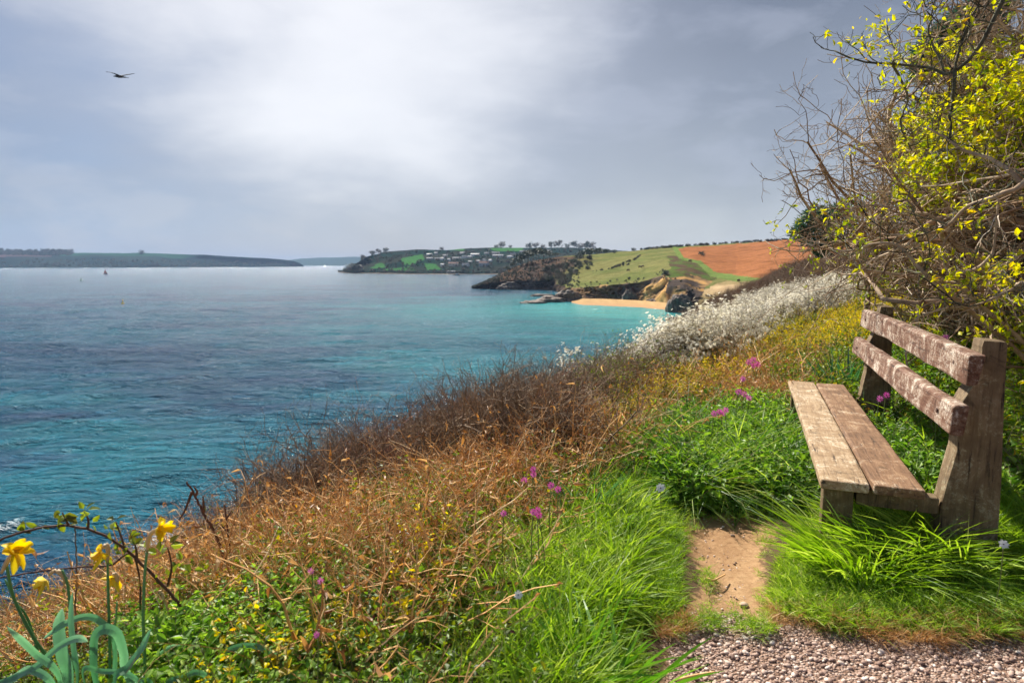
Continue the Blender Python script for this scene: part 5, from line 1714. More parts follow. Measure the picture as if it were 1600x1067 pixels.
for i, (pts, r0, r1, lb) in enumerate(arch):
    q = np.array([U(*p_) for p_ in pts])
    if i in (0, 3, 4, 5, 6, 8):      # these run back to the common stem outside or low in the hedge
        q = np.concatenate([[root, (root * .5 + q[0] * .5) + [.25, .1, 0]], q])
    P = catmull(q, 22)
    P += np.cumsum(r_.normal(size=P.shape) * .004, 0)
    mb = MB(); V, fs = tubes(P, np.linspace(r0 * 1.25, r1, 22), 7, caps=True); mb.add(V, fs, 0, .35 if i < 3 else .6)
    mb.obj('branch', M['greenbark' if i in (0, 1, 2, 7, 9) else 'thornbark'], e, True)
    allP.append(P); allR.append(np.linspace(r0, r1, 22))
AP, AR = np.stack(allP), np.stack(allR)
P2, R2 = children(AP, AR, 13, 1, .5, .9, .25, .5, 7, .3, .12, .4, L=.26, r=r_)
P3, R3 = children(P2, np.maximum(R2, .003), 5, 1, .6, 1, .2, .6, 4, .3, .1, .5, L=.10, r=r_)
mb = MB(); V, fs = tubes(P2, np.maximum(R2, .003), 4); mb.add(V, fs, 0, np.repeat(r_.random(len(P2)), 28)); V, fs = tubes(P3, np.maximum(R3, .0018), 3); mb.add(V, fs, 0, np.repeat(r_.random(len(P3)), 12))
o = mb.obj('twigs', M['greenbark'], e); o['kind'] = 'stuff'
# leaf clusters at chosen spots of the arching branch, plus some at random tips
spots = [(1360, 40, 4.2), (1372, 60, 4.2), (1350, 72, 4.2), (1380, 35, 4.2), (1378, 50, 4.2), (1345, 85, 4.2), (1325, 70, 4.3), (1405, 88, 4.15), (1395, 115, 4.2), (1408, 130, 4.2), (1400, 105, 4.15), (1385, 88, 4.15), (1465, 18, 4.1),
         (1515, 165, 3.9), (1530, 170, 3.9), (1540, 180, 3.85), (1520, 185, 3.9), (1550, 120, 3.9), (1475, 160, 4), (1445, 240, 4), (1540, 205, 3.9), (1590, 160, 3.7), (1597, 120, 3.7), (1420, 250, 4.4), (1335, 235, 5), (1380, 255, 4.6),
         (1485, 430, 3.5), (1500, 440, 3.4), (1520, 445, 3.4), (1478, 450, 3.5), (1545, 425, 3.3), (1560, 430, 3.3), (1585, 410, 3.2), (1597, 420, 3.2), (1550, 455, 3.3), (1530, 325, 3.5), (1545, 318, 3.5)]
qs = []
for s_ in spots:
    c = U(*s_)
    qs.append(c + r_.normal(size=(14, 3)) * [.038, .04, .034])
tp = P3[:, -1]
qs.append(np.repeat(tp[r_.choice(len(tp), 170)], 4, 0))
q = np.concatenate(qs) + r_.normal(size=(sum(len(a) for a in qs), 3)) * .006
N = len(q)
s_ = .036 * (.6 + .8 * r_.random(N))
V, fs = leaves(q, unit(r_.normal(size=(N, 3)) + [.4, 0, .5]), unit(r_.normal(size=(N, 3)) * .5 + [0, -.2, 1]), s_, s_ * .55, .2, .35)
mb = MB(); mb.add(V, fs, 0, np.repeat(np.clip(.5 + .25 * r_.normal(size=N), 0, 1), 8))
mb.obj('foliage', M['lime'], e)['kind'] = 'stuff'

# the two conifers that show through the hedge
def needle_tree(label, base, clumps, seed, sz=.07, rtrunk=.06):
    r_ = np.random.default_rng(seed)
    e = empty('pine_tree', base, label, 'pine tree')
    base = np.array(base, float)
    C = np.array([U(*c[:3]) for c in clumps]); sz_ = np.array([c[3] for c in clumps])
    top = C[np.argmax(C[:, 2])]
    P = catmull([base - [0, 0, .2], base * .5 + (top + [.5, .4, 0]) * .5, top], 10)
    mb = MB(); V, fs = tubes(P, np.linspace(rtrunk, rtrunk * .3, 10), 7); mb.add(V, fs, 0, .4); mb.obj('trunk', M['twig'], e, True)
    Ls = []
    for c in C:
        j = np.argmin(np.linalg.norm(P - c - [0, 0, -.4], axis=1)); Ls.append(catmull([P[j], (P[j] + c) / 2 + [0, 0, -.08], c], 6))
    mb = MB(); V, fs = tubes(np.stack(Ls), np.linspace(rtrunk * .4, rtrunk * .12, 6)[None].repeat(len(Ls), 0), 5); mb.add(V, fs, 0, .4); mb.obj('limbs', M['twig'], e)['kind'] = 'stuff'
    nn = 520
    pts = np.concatenate([c + unit(r_.normal(size=(nn, 3))) * (r_.random((nn, 1)) ** .45) * s * [1, 1, .62] for c, s in zip(C, sz_)])
    cen = np.repeat(C, nn, 0); N = len(pts)
    D = unit(unit(pts - cen) + r_.normal(size=(N, 3)) * .5 + [0, 0, .3])
    B = r_.normal(size=(N, 3)) * .1
    V, fs = blades(pts, D, sz * (.6 + .8 * r_.random(N)), sz * .27, B, 2)
    mb = MB(); mb.add(V, fs, 0, np.repeat(r_.random(N), 6)); mb.obj('crown', M['pine2'], e)['kind'] = 'stuff'


M['pine2'] = leaf_mat('blue_green_needles', [(0.0, (0.02, 0.05, 0.04)), (0.5, (0.05, 0.12, 0.075)), (0.9, (0.09, 0.15, 0.06)), (1.0, (0.35, 0.14, 0.04))], .25)
g_ = lambda x, y: (x, y, float(G(x, y)))
needle_tree('dark bushy pine between the ploughed field and the hedge', g_(5.6, 9.6), [(1250, 365, 9.4, .13), (1262, 350, 9.4, .16), (1275, 335, 9.5, .17), (1270, 372, 9.4, .2), (1288, 380, 9.4, .17), (1290, 350, 9.5, .22), (1310, 365, 9.6, .25), (1300, 335, 9.6, .2), (1320, 330, 9.7, .25), (1284, 392, 9.3, .12)], 5)
needle_tree('dark green pine crown showing against the sky high in the hedge', g_(9.6, 12.2), [(1446, 118, 12, .2), (1440, 100, 12, .15), (1450, 80, 12, .22), (1462, 95, 12, .16), (1470, 60, 12, .24), (1485, 48, 12, .26), (1500, 40, 12, .28), (1470, 88, 12, .2), (1490, 75, 12.1, .3), (1515, 60, 12.1, .3), (1510, 25, 12, .26), (1530, 20, 12, .3), (1475, 105, 12, .16), (1525, 90, 12.2, .3), (1540, 50, 12.2, .35), (1560, 10, 12.2, .3)], 6, .14, .12)

# ------------------------------------------------------------------ single plants and small things
def hit(px, py, h=0.0, d0=.8, d1=60):
    """the first point down the line of sight that is h above the ground"""
    d = np.exp(np.linspace(math.log(d0), math.log(d1), 900))
    P = U(px, py, d)
    g = G(P[:, 0], P[:, 1]) + h
    j = np.flatnonzero(P[:, 2] <= g)
    return P[j[0]] if len(j) else P[300]


def ribbon(mb, C, w, face, chan=.25, mat_=0, rnd=.5, tip=.0, base=.7):
    """a strap leaf along the polyline C, w wide, its flat side towards `face`"""
    C = np.asarray(C, float); n = len(C); t = np.linspace(0, 1, n)
    T = unit(np.gradient(C, axis=0)); Sd = unit(np.cross(T, np.asarray(face, float))); Nn = np.cross(Sd, T)
    ww = w * (base + (1 - base) * np.minimum(1, t * 3)) * np.clip((1 - t) * 6, tip, 1) ** .6
    th = w * .05
    Lf = C - Sd * ww[:, None] * .5 + Nn * (chan * ww[:, None] * .5); Rt = C + Sd * ww[:, None] * .5 + Nn * (chan * ww[:, None] * .5)
    Bm = C - Nn * th
    V = np.concatenate([Lf, C, Rt, Bm]); q = []
    for r0, r1 in ((0, 1), (1, 2), (2, 3), (3, 0)):
        for i in range(n - 1):
            q.append([r0 * n + i, r0 * n + i + 1, r1 * n + i + 1, r1 * n + i])
    mb.add(V, [np.array(q)], mat_, rnd)


M['dafleaf'] = leaf_mat('daffodil_leaves', [(0.0, (0.14, 0.30, 0.17)), (0.6, (0.34, 0.54, 0.36)), (0.93, (0.54, 0.72, 0.54)), (1.0, (0.55, 0.42, 0.2))], .55, rough=.4, spec=.5)
M['dafstem'] = leaf_mat('daffodil_stems', [(0.0, (0.05, 0.17, 0.07)), (1.0, (0.22, 0.40, 0.18))], .25, rough=.4)
M['petal'] = leaf_mat('daffodil_petals', [(0.0, (0.74, 0.38, 0.01)), (0.5, (0.88, 0.62, 0.03)), (1.0, (0.92, 0.80, 0.16))], .4, rough=.6, tcol=1.1)
M['spathe'] = leaf_mat('papery_spathe', [(0.0, (0.34, 0.22, 0.10)), (1.0, (0.66, 0.52, 0.32))], .3)


def daffodil_flower(parent, pos, direc, size, seed, wilt=.6):
    """six crumpled petals round a frilled trumpet"""
    r_ = np.random.default_rng(seed)
    d = unit(direc); a_ = unit(np.cross(d, [.1, .2, 1])); b_ = np.cross(d, a_)
    parts = []
    mb = MB()
    n = 18; rows_ = 6
    an = np.arange(n) / n * 2 * np.pi; V = []
    for i in range(rows_):
        t = i / (rows_ - 1)
        r0 = size * (.13 + .20 * t + .05 * t ** 3) * (1 + (.06 + .2 * t) * np.sin(an * 5 + seed) + .10 * t * r_.normal(size=n))
        V.append(pos + d * size * (.02 + .55 * t) + (a_ * np.cos(an)[:, None] + b_ * np.sin(an)[:, None] * (1 - .35 * wilt)) * r0[:, None] + d * (size * .05 * t * r_.normal(size=n))[:, None])
    V = np.concatenate(V); idx = np.arange(n * rows_).reshape(rows_, n)
    mb.add(V, [np.stack([idx[:-1], np.roll(idx[:-1], -1, 1), np.roll(idx[1:], -1, 1), idx[1:]], -1).reshape(-1, 4), idx[:1, ::-1]], 0, np.repeat(np.linspace(.2, .45, rows_), n))
    fl = mb.obj('flower', M['petal'], parent, True)
    parts.append(fl)
    for i in range(6):
        an_ = i * math.pi / 3 + r_.normal() * .2
        o = a_ * math.cos(an_) + b_ * math.sin(an_)
        t = np.linspace(0, 1, 7)[:, None]
        L = size * (.62 + .15 * r_.random())
        bend = (.2 + wilt * (.2 + .7 * r_.random())) * (1 if r_.random() > .3 else -.5)
        C = pos + o * L * (t - .25 * abs(bend) * t ** 2) + d * L * bend * t ** 1.5 + np.array([0, 0, -.25 * wilt]) * L * t ** 2 + r_.normal(size=(7, 3)) * size * .018 * t
        mbp = MB()
        w = size * .40 * np.sin(np.pi * np.clip(t[:, 0] * .86 + .10, 0, 1)) ** .8
        Tn = unit(np.gradient(C, axis=0)); Sd = unit(np.cross(Tn, d + .3 * r_.normal(size=3)))
        Nn = np.cross(Sd, Tn)
        cr = (.12 + .3 * wilt * r_.random()) * w[:, None]
        V = np.stack([C - Sd * w[:, None] * .5 + Nn * cr, C - Sd * w[:, None] * .25 - Nn * cr * .3 * r_.random((7, 1)), C, C + Sd * w[:, None] * .25 - Nn * cr * .3, C + Sd * w[:, None] * .5 + Nn * cr], 1)
        q = [[r0 * 5 + c0, r0 * 5 + c0 + 1, r0 * 5 + c0 + 6, r0 * 5 + c0 + 5] for r0 in range(6) for c0 in range(4)]
        mbp.add(V.reshape(-1, 3), [np.array(q)], 0, .55 + .4 * r_.random())
        p_ = mbp.obj('petal', M['petal'], None, True)
        p_.parent = fl
        p_.matrix_parent_inverse = fl.matrix_basis.inverted() if False else Matrix.Identity(4)
        # the flower mesh holds world coordinates shifted by its plant's base: give its petals the same shift
        parts.append(p_)
    return fl


def daffodil(label, root, stems, leaves_, flowers, seed):
    r_ = np.random.default_rng(seed)
    root = np.array(root, float)
    e = empty('daffodil', root, label, 'daffodil', 'daffodils at the lower left')
    for pts, w in stems:
        C = catmull(np.array([U(*p_) for p_ in pts] + [root + r_.normal(size=3) * [.03, .03, 0] - [0, 0, .05]]), 20)
        mb = MB(); ws = w * np.linspace(.75, 1.15, 20); V, fs = tubes(C, ws, 8, caps=True); mb.add(V, fs, 0, np.repeat(np.linspace(.9, .15, 20), 8))
        mb.obj('stem', M['dafstem'], e, True)
    for pts, wpx, rooted in leaves_:
        P = [U(*p_) for p_ in pts]
        if rooted == 1: P = [root + r_.normal(size=3) * [.04, .04, 0] - [0, 0, .05]] + P
        if rooted == 2: P = P + [P[-1] + np.array([.03, 0, -.12])]
        if rooted == 3: P = [root - [0, 0, .05]] + P + [P[-1] + np.array([.05, 0, -.15])]
        C = catmull(np.array(P), 30)
        w = wpx * np.mean([p_[2] for p_ in pts]) / F
        mb = MB(); ribbon(mb, C, w * .9, [r_.normal() * .2, -1, .6], .16, 0, np.concatenate([np.linspace(.15, 1.0, 30) ** 1.3 + dv for dv in (.05, -.22, .1, -.1)]) + .10 * r_.random())
        mb.obj('leaf', M['dafleaf'], e)
    for (px, py, d, size), direc, wilt, neck, sd_ in flowers:
        pos = U(px, py, d)
        daffodil_flower(e, pos, direc, .88 * size * d / F, sd_, wilt)
        if neck is not None:
            C = catmull(np.array([U(*p_) for p_ in neck]), 10)
            mb = MB(); V, fs = tubes(C, np.array([.0038, .0042, .0055, .0062, .0066, .0062, .0055, .005, .0048, .005]), 8, caps=True); mb.add(V, fs, 0, .8)
            mb.obj('spathe', M['spathe'], e, True)


D0 = 1.7
rA = hit(105, 1130); rB = hit(185, 1120); rC = hit(235, 1130); rD = hit(330, 1110)
daffodil('daffodil with the big crumpled flower at the far left edge and a dark slanting stem', U(100, 1150, 1.72),
         [([(10, 880, 1.6), (22, 935, 1.62), (55, 1000, 1.65), (95, 1060, 1.7)], .0048), ([(8, 905, 1.62), (24, 940, 1.63), (50, 985, 1.66)], .003), ([(97, 890, 1.7), (106, 915, 1.7), (110, 960, 1.7), (114, 1040, 1.7)], .0042)],
         [([(90, 1080, 1.5), (50, 1046, 1.5), (20, 1060, 1.5), (-20, 1075, 1.5)], 14, 1), ([(138, 1002, 1.5), (120, 997, 1.5), (92, 1010, 1.5), (50, 1045, 1.5), (-10, 1070, 1.5)][::-1], 13, 0),
          ([(108, 1067, 1.66), (98, 1020, 1.66), (93, 985, 1.68), (97, 950, 1.7)], 24, 1), ([(122, 1067, 1.62), (116, 1010, 1.62), (112, 970, 1.64), (113, 925, 1.66)], 17, 1), ([(95, 1065, 1.5), (55, 1020, 1.48), (10, 978, 1.46)], 13, 1)],
         [((22, 862, 1.6, 46), [.75, -.3, .5], .8, [(2, 895, 1.6), (8, 884, 1.6), (14, 872, 1.6), (22, 862, 1.6)], 3), ((72, 906, 1.7, 30), [-.7, -.3, -.5], 1.0, [(102, 912, 1.7), (97, 897, 1.7), (86, 891, 1.7), (78, 897, 1.7)], 5)], 1)
daffodil('daffodil with the small drooping flower on a straight pale stem in mid clump', U(172, 1140, 1.75),
         [([(168, 872, 1.72), (169, 920, 1.72), (171, 980, 1.72), (172, 1050, 1.72)], .0042), ([(183, 940, 1.8), (181, 965, 1.8), (178, 1000, 1.8), (176, 1060, 1.8)], .0035)],
         [([(150, 1060, 1.64), (147, 1020, 1.64), (150, 992, 1.64), (165, 982, 1.64), (184, 990, 1.64), (194, 1020, 1.64), (198, 1050, 1.64)], 18, 3), ([(180, 1010, 1.7), (160, 973, 1.7), (134, 963, 1.7), (100, 975, 1.68), (67, 998, 1.68)], 12, 1),
          ([(130, 1055, 1.55), (160, 1048, 1.55), (215, 1062, 1.55)], 9, 3)],
         [((159, 863, 1.72, 30), [-.6, -.5, -.35], 1.0, [(168, 878, 1.72), (169, 860, 1.72), (166, 850, 1.72), (161, 856, 1.72)], 7), ((176, 902, 1.8, 28), [.05, -.3, -.9], 1.0, [(181, 925, 1.8), (183, 905, 1.8), (179, 895, 1.8), (177, 900, 1.8)], 9)], 2)
daffodil('tallest daffodil, its yellow head nodding to the right above the brambles', U(228, 1150, 1.7),
         [([(230, 858, 1.66), (226, 900, 1.66), (224, 960, 1.66), (226, 1020, 1.66), (229, 1080, 1.68)], .0046)],
         [([(180, 1070, 1.5), (200, 1042, 1.5), (222, 1012, 1.5), (236, 982, 1.5)], 15, 1), ([(240, 1080, 1.6), (226, 1062, 1.6), (205, 1075, 1.6)], 12, 1)],
         [((250, 824, 1.66, 36), [.95, -.2, .1], .75, [(230, 862, 1.66), (231, 845, 1.66), (237, 832, 1.66), (249, 825, 1.66)], 11)], 3)
daffodil('clump of arching daffodil leaves without a flower right of the others', U(345, 1150, 1.75), [],
         [([(328, 1075, 1.7), (338, 1035, 1.7), (360, 1014, 1.7), (390, 1008, 1.7), (418, 1016, 1.7), (450, 1045, 1.7)], 10, 3), ([(350, 1075, 1.75), (370, 1050, 1.75), (400, 1042, 1.75), (425, 1050, 1.75)], 7, 3),
          ([(262, 1080, 1.6), (290, 1056, 1.6), (312, 1050, 1.6), (330, 1068, 1.6)], 10, 3), ([(218, 1070, 1.8), (240, 1032, 1.8), (262, 1012, 1.8), (285, 1006, 1.8)], 6, 1)], [], 4)

# bramble stem arching in front of the sea
M['bstem'] = bark_mat('dark_bramble_stem', (0.05, 0.022, 0.018), (0.22, 0.11, 0.07), 40)
M['bleaf'] = leaf_mat('young_bramble_leaves', [(0.0, (0.12, 0.07, 0.02)), (0.35, (0.14, 0.15, 0.02)), (0.7, (0.22, 0.28, 0.03)), (1.0, (0.40, 0.48, 0.06))], .4)


def stem_thing(name, label, cat, pts, r0, r1, mt, clusters=(), leafpx=15, thorns=0, side=(), seed=0, group=None, root=True):
    r_ = np.random.default_rng(seed)
    P = [U(*p_) for p_ in pts]
    if root:
        g = P[-1].copy(); g[2] = float(G(g[0], g[1])) - .03
        if P[-1][2] - g[2] > .04: P.append(g)
    P = np.array(P)
    base = P[-1]
    e = empty(name, base, label, cat, group)
    C = catmull(P, 40); C[1:-1] += r_.normal(size=(38, 3)) * .0015
    mb = MB(); V, fs = tubes(C, np.linspace(r0, r1, 40), 7, caps=True); mb.add(V, fs, 0, .4)
    if thorns:
        j = r_.integers(2, 38, thorns)
        T = unit(r_.normal(size=(thorns, 3)))
        L = r0 * 2.6
        V, fs = tubes(np.stack([C[j], C[j] + T * L * .5, C[j] + T * L], 1), np.array([[r0 * .55, r0 * .3, r0 * .05]]).repeat(thorns, 0), 4); mb.add(V, fs, 0, .6)
    mb.obj('stem', M[mt], e, True)
    for s_ in side:
        C2 = catmull(np.array([U(*p_) for p_ in s_]), 12)
        mb = MB(); V, fs = tubes(C2, np.linspace(r1 * .8, r1 * .35, 12), 6, caps=True); mb.add(V, fs, 0, .5)
        mb.obj('side_shoot', M[mt], e, True)
    for (px, py, d, n) in clusters:
        c = U(px, py, d)
        for i in range(n):
            s_ = leafpx * d / F * (.7 + .6 * r_.random())
            D = unit(r_.normal(size=3) * [1, .6, .8] + [0, 0, .35])
            mb = MB(); V, fs = leaves([c + D * s_ * .25], [D], [unit(r_.normal(size=3) * .5 + [0, -.7, .7])], s_, s_ * .68, .2, .25)
            mb.add(V, fs, 0, float(np.clip(.55 + .3 * r_.normal(), 0, 1)))
            mb.obj('leaf', M['bleaf'], e)
    return e


d_ = 2.05
stem_thing('bramble', 'dark bramble stem arching across the sea at the lower left with young leaves', 'bramble',
           [(-40, 862, d_), (0, 843, d_), (45, 828, d_), (95, 821, d_), (140, 827, d_), (185, 850, d_), (222, 880, d_), (262, 922, d_), (285, 955, d_)], .0038, .0058, 'bstem',
           [(32, 832, d_, 4), (62, 822, d_, 3), (98, 802, d_, 6), (92, 812, d_, 4), (132, 798, d_, 6), (125, 818, d_, 4), (142, 818, d_, 3), (180, 812, d_, 5), (172, 826, d_, 4), (204, 838, d_, 4), (206, 852, d_, 3), (232, 858, d_, 3), (262, 852, d_, 4), (178, 862, d_, 4), (160, 872, d_, 3), (192, 868, d_, 4), (250, 865, d_, 3), (285, 878, d_, 4), (300, 890, d_, 3), (240, 905, d_, 4), (270, 900, d_, 3)],
           15, 40, [[(108, 822, d_), (103, 812, d_), (97, 800, d_)], [(137, 826, d_), (138, 812, d_), (131, 797, d_)], [(195, 857, d_), (190, 840, d_), (181, 815, d_)], [(214, 872, d_), (212, 855, d_), (205, 838, d_)], [(262, 915, d_), (268, 885, d_), (262, 855, d_)]], 5)
stem_thing('bramble', 'thin dark bramble runner crossing below the arched stem', 'bramble',
           [(-30, 905, 2.2), (10, 901, 2.2), (60, 893, 2.2), (120, 886, 2.2), (170, 883, 2.2), (212, 873, 2.2)], .0028, .004, 'bstem', [(205, 872, 2.2, 3), (150, 882, 2.2, 2)], 12, 20, [], 6)
stem_thing('dead_stem', 'single thin upright dead stem in front of the sea beside the daffodils', 'dead stem', [(117, 820, 2.3), (119, 850, 2.3), (120, 890, 2.3), (119, 920, 2.3), (118, 960, 2.3)], .0022, .0035, 'twig', [], 10, 0, [], 7)
stem_thing('thorny_stem', 'tall dark thorny stem leaning left in front of the breaking waves', 'thorny stem', [(292, 752, 2.7), (305, 775, 2.7), (320, 805, 2.7), (335, 832, 2.7), (350, 870, 2.7), (368, 930, 2.7)], .0038, .0085, 'bstem', [], 10, 26,
           [[(305, 775, 2.7), (308, 768, 2.7), (303, 760, 2.7)], [(318, 800, 2.7), (318, 785, 2.7), (317, 775, 2.7)], [(300, 768, 2.7), (290, 795, 2.7), (280, 812, 2.7)]], 8)
stem_thing('thorny_stem', 'shorter upright thorny stem just right of the tall leaning one', 'thorny stem', [(351, 788, 2.8), (353, 805, 2.8), (357, 835, 2.8), (362, 880, 2.8), (366, 930, 2.8)], .0032, .006, 'bstem', [], 10, 18,
           [[(354, 810, 2.8), (359, 803, 2.8), (362, 797, 2.8)], [(357, 835, 2.8), (350, 825, 2.8), (345, 818, 2.8)]], 9)
M['straw'] = bark_mat('straw_coloured_stem', (0.46, 0.30, 0.15), (0.86, 0.68, 0.42), 30)
for pts, r0, lb, si in (
        ([(380, 922, 2.4), (390, 932, 2.4), (415, 955, 2.35), (440, 976, 2.3), (458, 982, 2.3), (475, 1000, 2.25), (490, 1018, 2.2)], .0062, 'pale snapped stem slanting down to the right among the brambles', [[(444, 978, 2.3), (447, 990, 2.3), (448, 1005, 2.3)]]),
        ([(424, 926, 2.5), (405, 948, 2.45), (380, 972, 2.4), (350, 992, 2.35)], .0045, 'pale dead stem crossing behind the snapped slanting one', []),
        ([(250, 922, 2.1), (258, 940, 2.1), (264, 965, 2.1), (254, 985, 2.1)], .0055, 'thick bleached stub curving down behind the tallest daffodil', [[(264, 966, 2.1), (280, 975, 2.1), (295, 985, 2.1)]]),
        ([(655, 913, 2.9), (640, 920, 2.9), (610, 932, 2.85), (582, 950, 2.8)], .0055, 'orange-brown arching stalk in the middle of the green brambles', []),
        ([(1005, 640, 5.6), (1010, 655, 5.6), (1016, 680, 5.5), (1018, 700, 5.5)], .012, 'bleached upright stick in the bracken left of the campions', []),
        ([(790, 700, 5.0), (800, 712, 5.0), (826, 735, 4.9), (850, 752, 4.8)], .005, 'long straw stalk lying on the bracken below the brown scrub', []),
        ([(545, 735, 5.3), (560, 742, 5.2), (590, 760, 5.1), (625, 790, 4.9)], .006, 'pale arching stalk at the foot of the brown scrub', []),
        ([(340, 860, 2.9), (325, 900, 2.8), (305, 950, 2.7), (290, 985, 2.6)], .004, 'dark slanting bramble cane right of the tallest daffodil', [])):
    stem_thing('dead_stem', lb, 'dead stem', pts, r0 * .8, r0, 'straw' if 'dark' not in lb else 'bstem', [], 10, 0, si, len(lb))

# campions
M['pink'] = leaf_mat('campion_petals', [(0.0, (0.60, 0.05, 0.34)), (1.0, (0.86, 0.26, 0.62))], .35, tcol=1.1)
M['whitep'] = leaf_mat('white_petals', [(0.0, (0.8, 0.8, 0.78)), (1.0, (0.88, 0.88, 0.86))], .3, tcol=1.0)


def small_flower(pos, face, r0, e, mt='pink', name='flower', petals=5, seed=0):
    r_ = np.random.default_rng(seed)
    f = unit(face); a_ = unit(np.cross(f, [.2, .1, 1])); b_ = np.cross(f, a_)
    mb = MB()
    for i in range(petals):
        an = i * 2 * math.pi / petals + .2
        D = a_ * math.cos(an) + b_ * math.sin(an); Q = np.cross(f, D)
        L = r0 * (.9 + .2 * r_.random())
        V = np.array([pos, pos + D * L * .5 + Q * L * .28, pos + D * L + Q * L * .36 + f * L * .12, pos + D * L * .72 + f * L * .05, pos + D * L - Q * L * .36 + f * L * .12, pos + D * L * .5 - Q * L * .28])
        mb.add(V, [np.array([[0, 1, 2, 3], [0, 3, 4, 5]])], 0, .3 + .6 * r_.random())
    V, fs = tubes(np.array([pos + f * r0 * .05, pos - f * r0 * .35, pos - f * r0 * .95]), np.array([r0 * .13, r0 * .2, r0 * .1]), 6, caps=True)
    mb.add(V, fs, 1, .4)
    mb.obj(name, [M[mt], M['bstem']], e)


camps = [
    ([(1170, 566), (1177, 562), (1184, 569), (1177, 571)], 'pink campion with four open flowers, highest of those left of the bench'),
    ([(1161, 592)], 'single pink campion flower between the highest cluster and the triple one'),
    ([(1154, 612), (1163, 616), (1170, 622)], 'pink campion with three flowers just left of the far end of the bench seat'),
    ([(1116, 646), (1124, 643), (1128, 646), (1134, 641)], 'pink campion with four flowers in a row, lowest left of the bench'),
    ([(1228, 641)], 'half hidden dull pink flower touching the far front bench leg'),
    ([(1375, 623), (1385, 617)], 'pair of pink campions behind the seat under the lower rail'),
    ([(1477, 527)], 'single pink campion flower showing above the top rail beside the near post'),
    ([(833, 733), (834, 741), (819, 750)], 'pale pink flowers on the bracken, upper of the two pale clusters'),
    ([(861, 758), (872, 764)], 'pale pink flowers on the bracken, lower right of the two pale clusters'),
    ([(787, 802)], 'single magenta campion left of the magenta group at the grass edge'),
    ([(833, 800), (840, 797), (842, 805)], 'magenta campion group at the edge of the bright grass'),
    ([(486, 892), (501, 907)], 'two magenta campion flowers in the brambles right of the daffodils'),
    ([(495, 991)], 'lowest magenta campion flower, above the bottom edge'),
]
M['stalk'] = bark_mat('green_stalk', (0.08, 0.12, 0.03), (0.26, 0.30, 0.10), 30)
for i, (fl, lb) in enumerate(camps):
    c = hit(fl[0][0], fl[0][1], .36)
    dd = c[1] - .05
    if i == 5: dd = 4.1
    if i == 6: dd = 3.4
    if i == 4: dd = 5.3
    g0 = U(fl[0][0], fl[0][1], dd); root = np.array([g0[0] + .03, g0[1] + .02, float(G(g0[0], g0[1])) - .02])
    e = empty('campion', root, lb, 'wildflower', 'pink campions')
    for j, (fx, fy) in enumerate(fl):
        pos = U(fx, fy, dd)
        C = catmull(np.array([root, root * .5 + pos * .5 + [.02 * (j - 1), 0, 0], pos - [0, -.01, .012]]), 8)
        mb = MB(); V, fs = tubes(C, np.full(8, .0016 + .0003 * dd), 5); mb.add(V, fs, 0, .5); mb.obj('stem', M['stalk'], e)
        small_flower(pos, [-.3 + .2 * j, -1, .5], (5.6 if dd > 2.6 else 6.2) * dd / F * (1.0 if i != 1 else .9), e, seed=i * 7 + j)
for px, py, lb, dh in ((1568, 850, 'white ox-eye flower in the grass at the right below the bench post', .30), (810, 929, 'small white flower in the bright grass left of the path', .3), (1032, 762, 'tiny white flower at the top corner of the bright grass', .25)):
    pos = hit(px, py, dh); root = np.array([pos[0], pos[1] + .02, float(G(pos[0], pos[1])) - .02])
    e = empty('white_flower', root, lb, 'wildflower', None)
    mb = MB(); V, fs = tubes(np.array([root, root * .5 + pos * .5 + [.01, 0, 0], pos]), np.full(3, .0018), 5); mb.add(V, fs, 0, .5); mb.obj('stem', M['stalk'], e)
    small_flower(pos, [-.2, -.8, .7], 8 * pos[1] / F, e, 'whitep', petals=7, seed=3)

# single tussocks and leafy clumps


def blade_thing(name, label, cat, px, py, n, L, w, tilt, bend, grav, mt, seed, rad=.1, h=0.0, stiff=False, group=None):
    c = hit(px, py, h)
    c[2] = float(G(c[0], c[1]))
    r_ = np.random.default_rng(seed)
    a = r_.random(n) * 6.283; rr_ = np.sqrt(r_.random(n)) * rad
    P = c + np.stack([np.cos(a) * rr_, np.sin(a) * rr_, -.03 + 0 * a], 1)
    a2 = a + r_.normal(size=n) * .6; tl = tilt * (.3 + r_.random(n))
    D = np.stack([np.cos(a2) * tl, np.sin(a2) * tl, np.ones(n)], 1)
    b = bend * (.4 + r_.random(n))
    B = np.stack([np.cos(a2) * b, np.sin(a2) * b, -grav * (.4 + r_.random(n))], 1)
    V, fs = blades(P, D, L * (.5 + .6 * r_.random(n)), w * (.7 + .5 * r_.random(n)), B, 6, unit(np.stack([np.cos(a2), np.sin(a2) - .5, .4 + 0 * a2], 1)))
    mb = MB(); mb.add(V, fs, 0, np.repeat(r_.random(n), 14))
    return tag(mb.obj(name, M[mt]), label, cat, group)


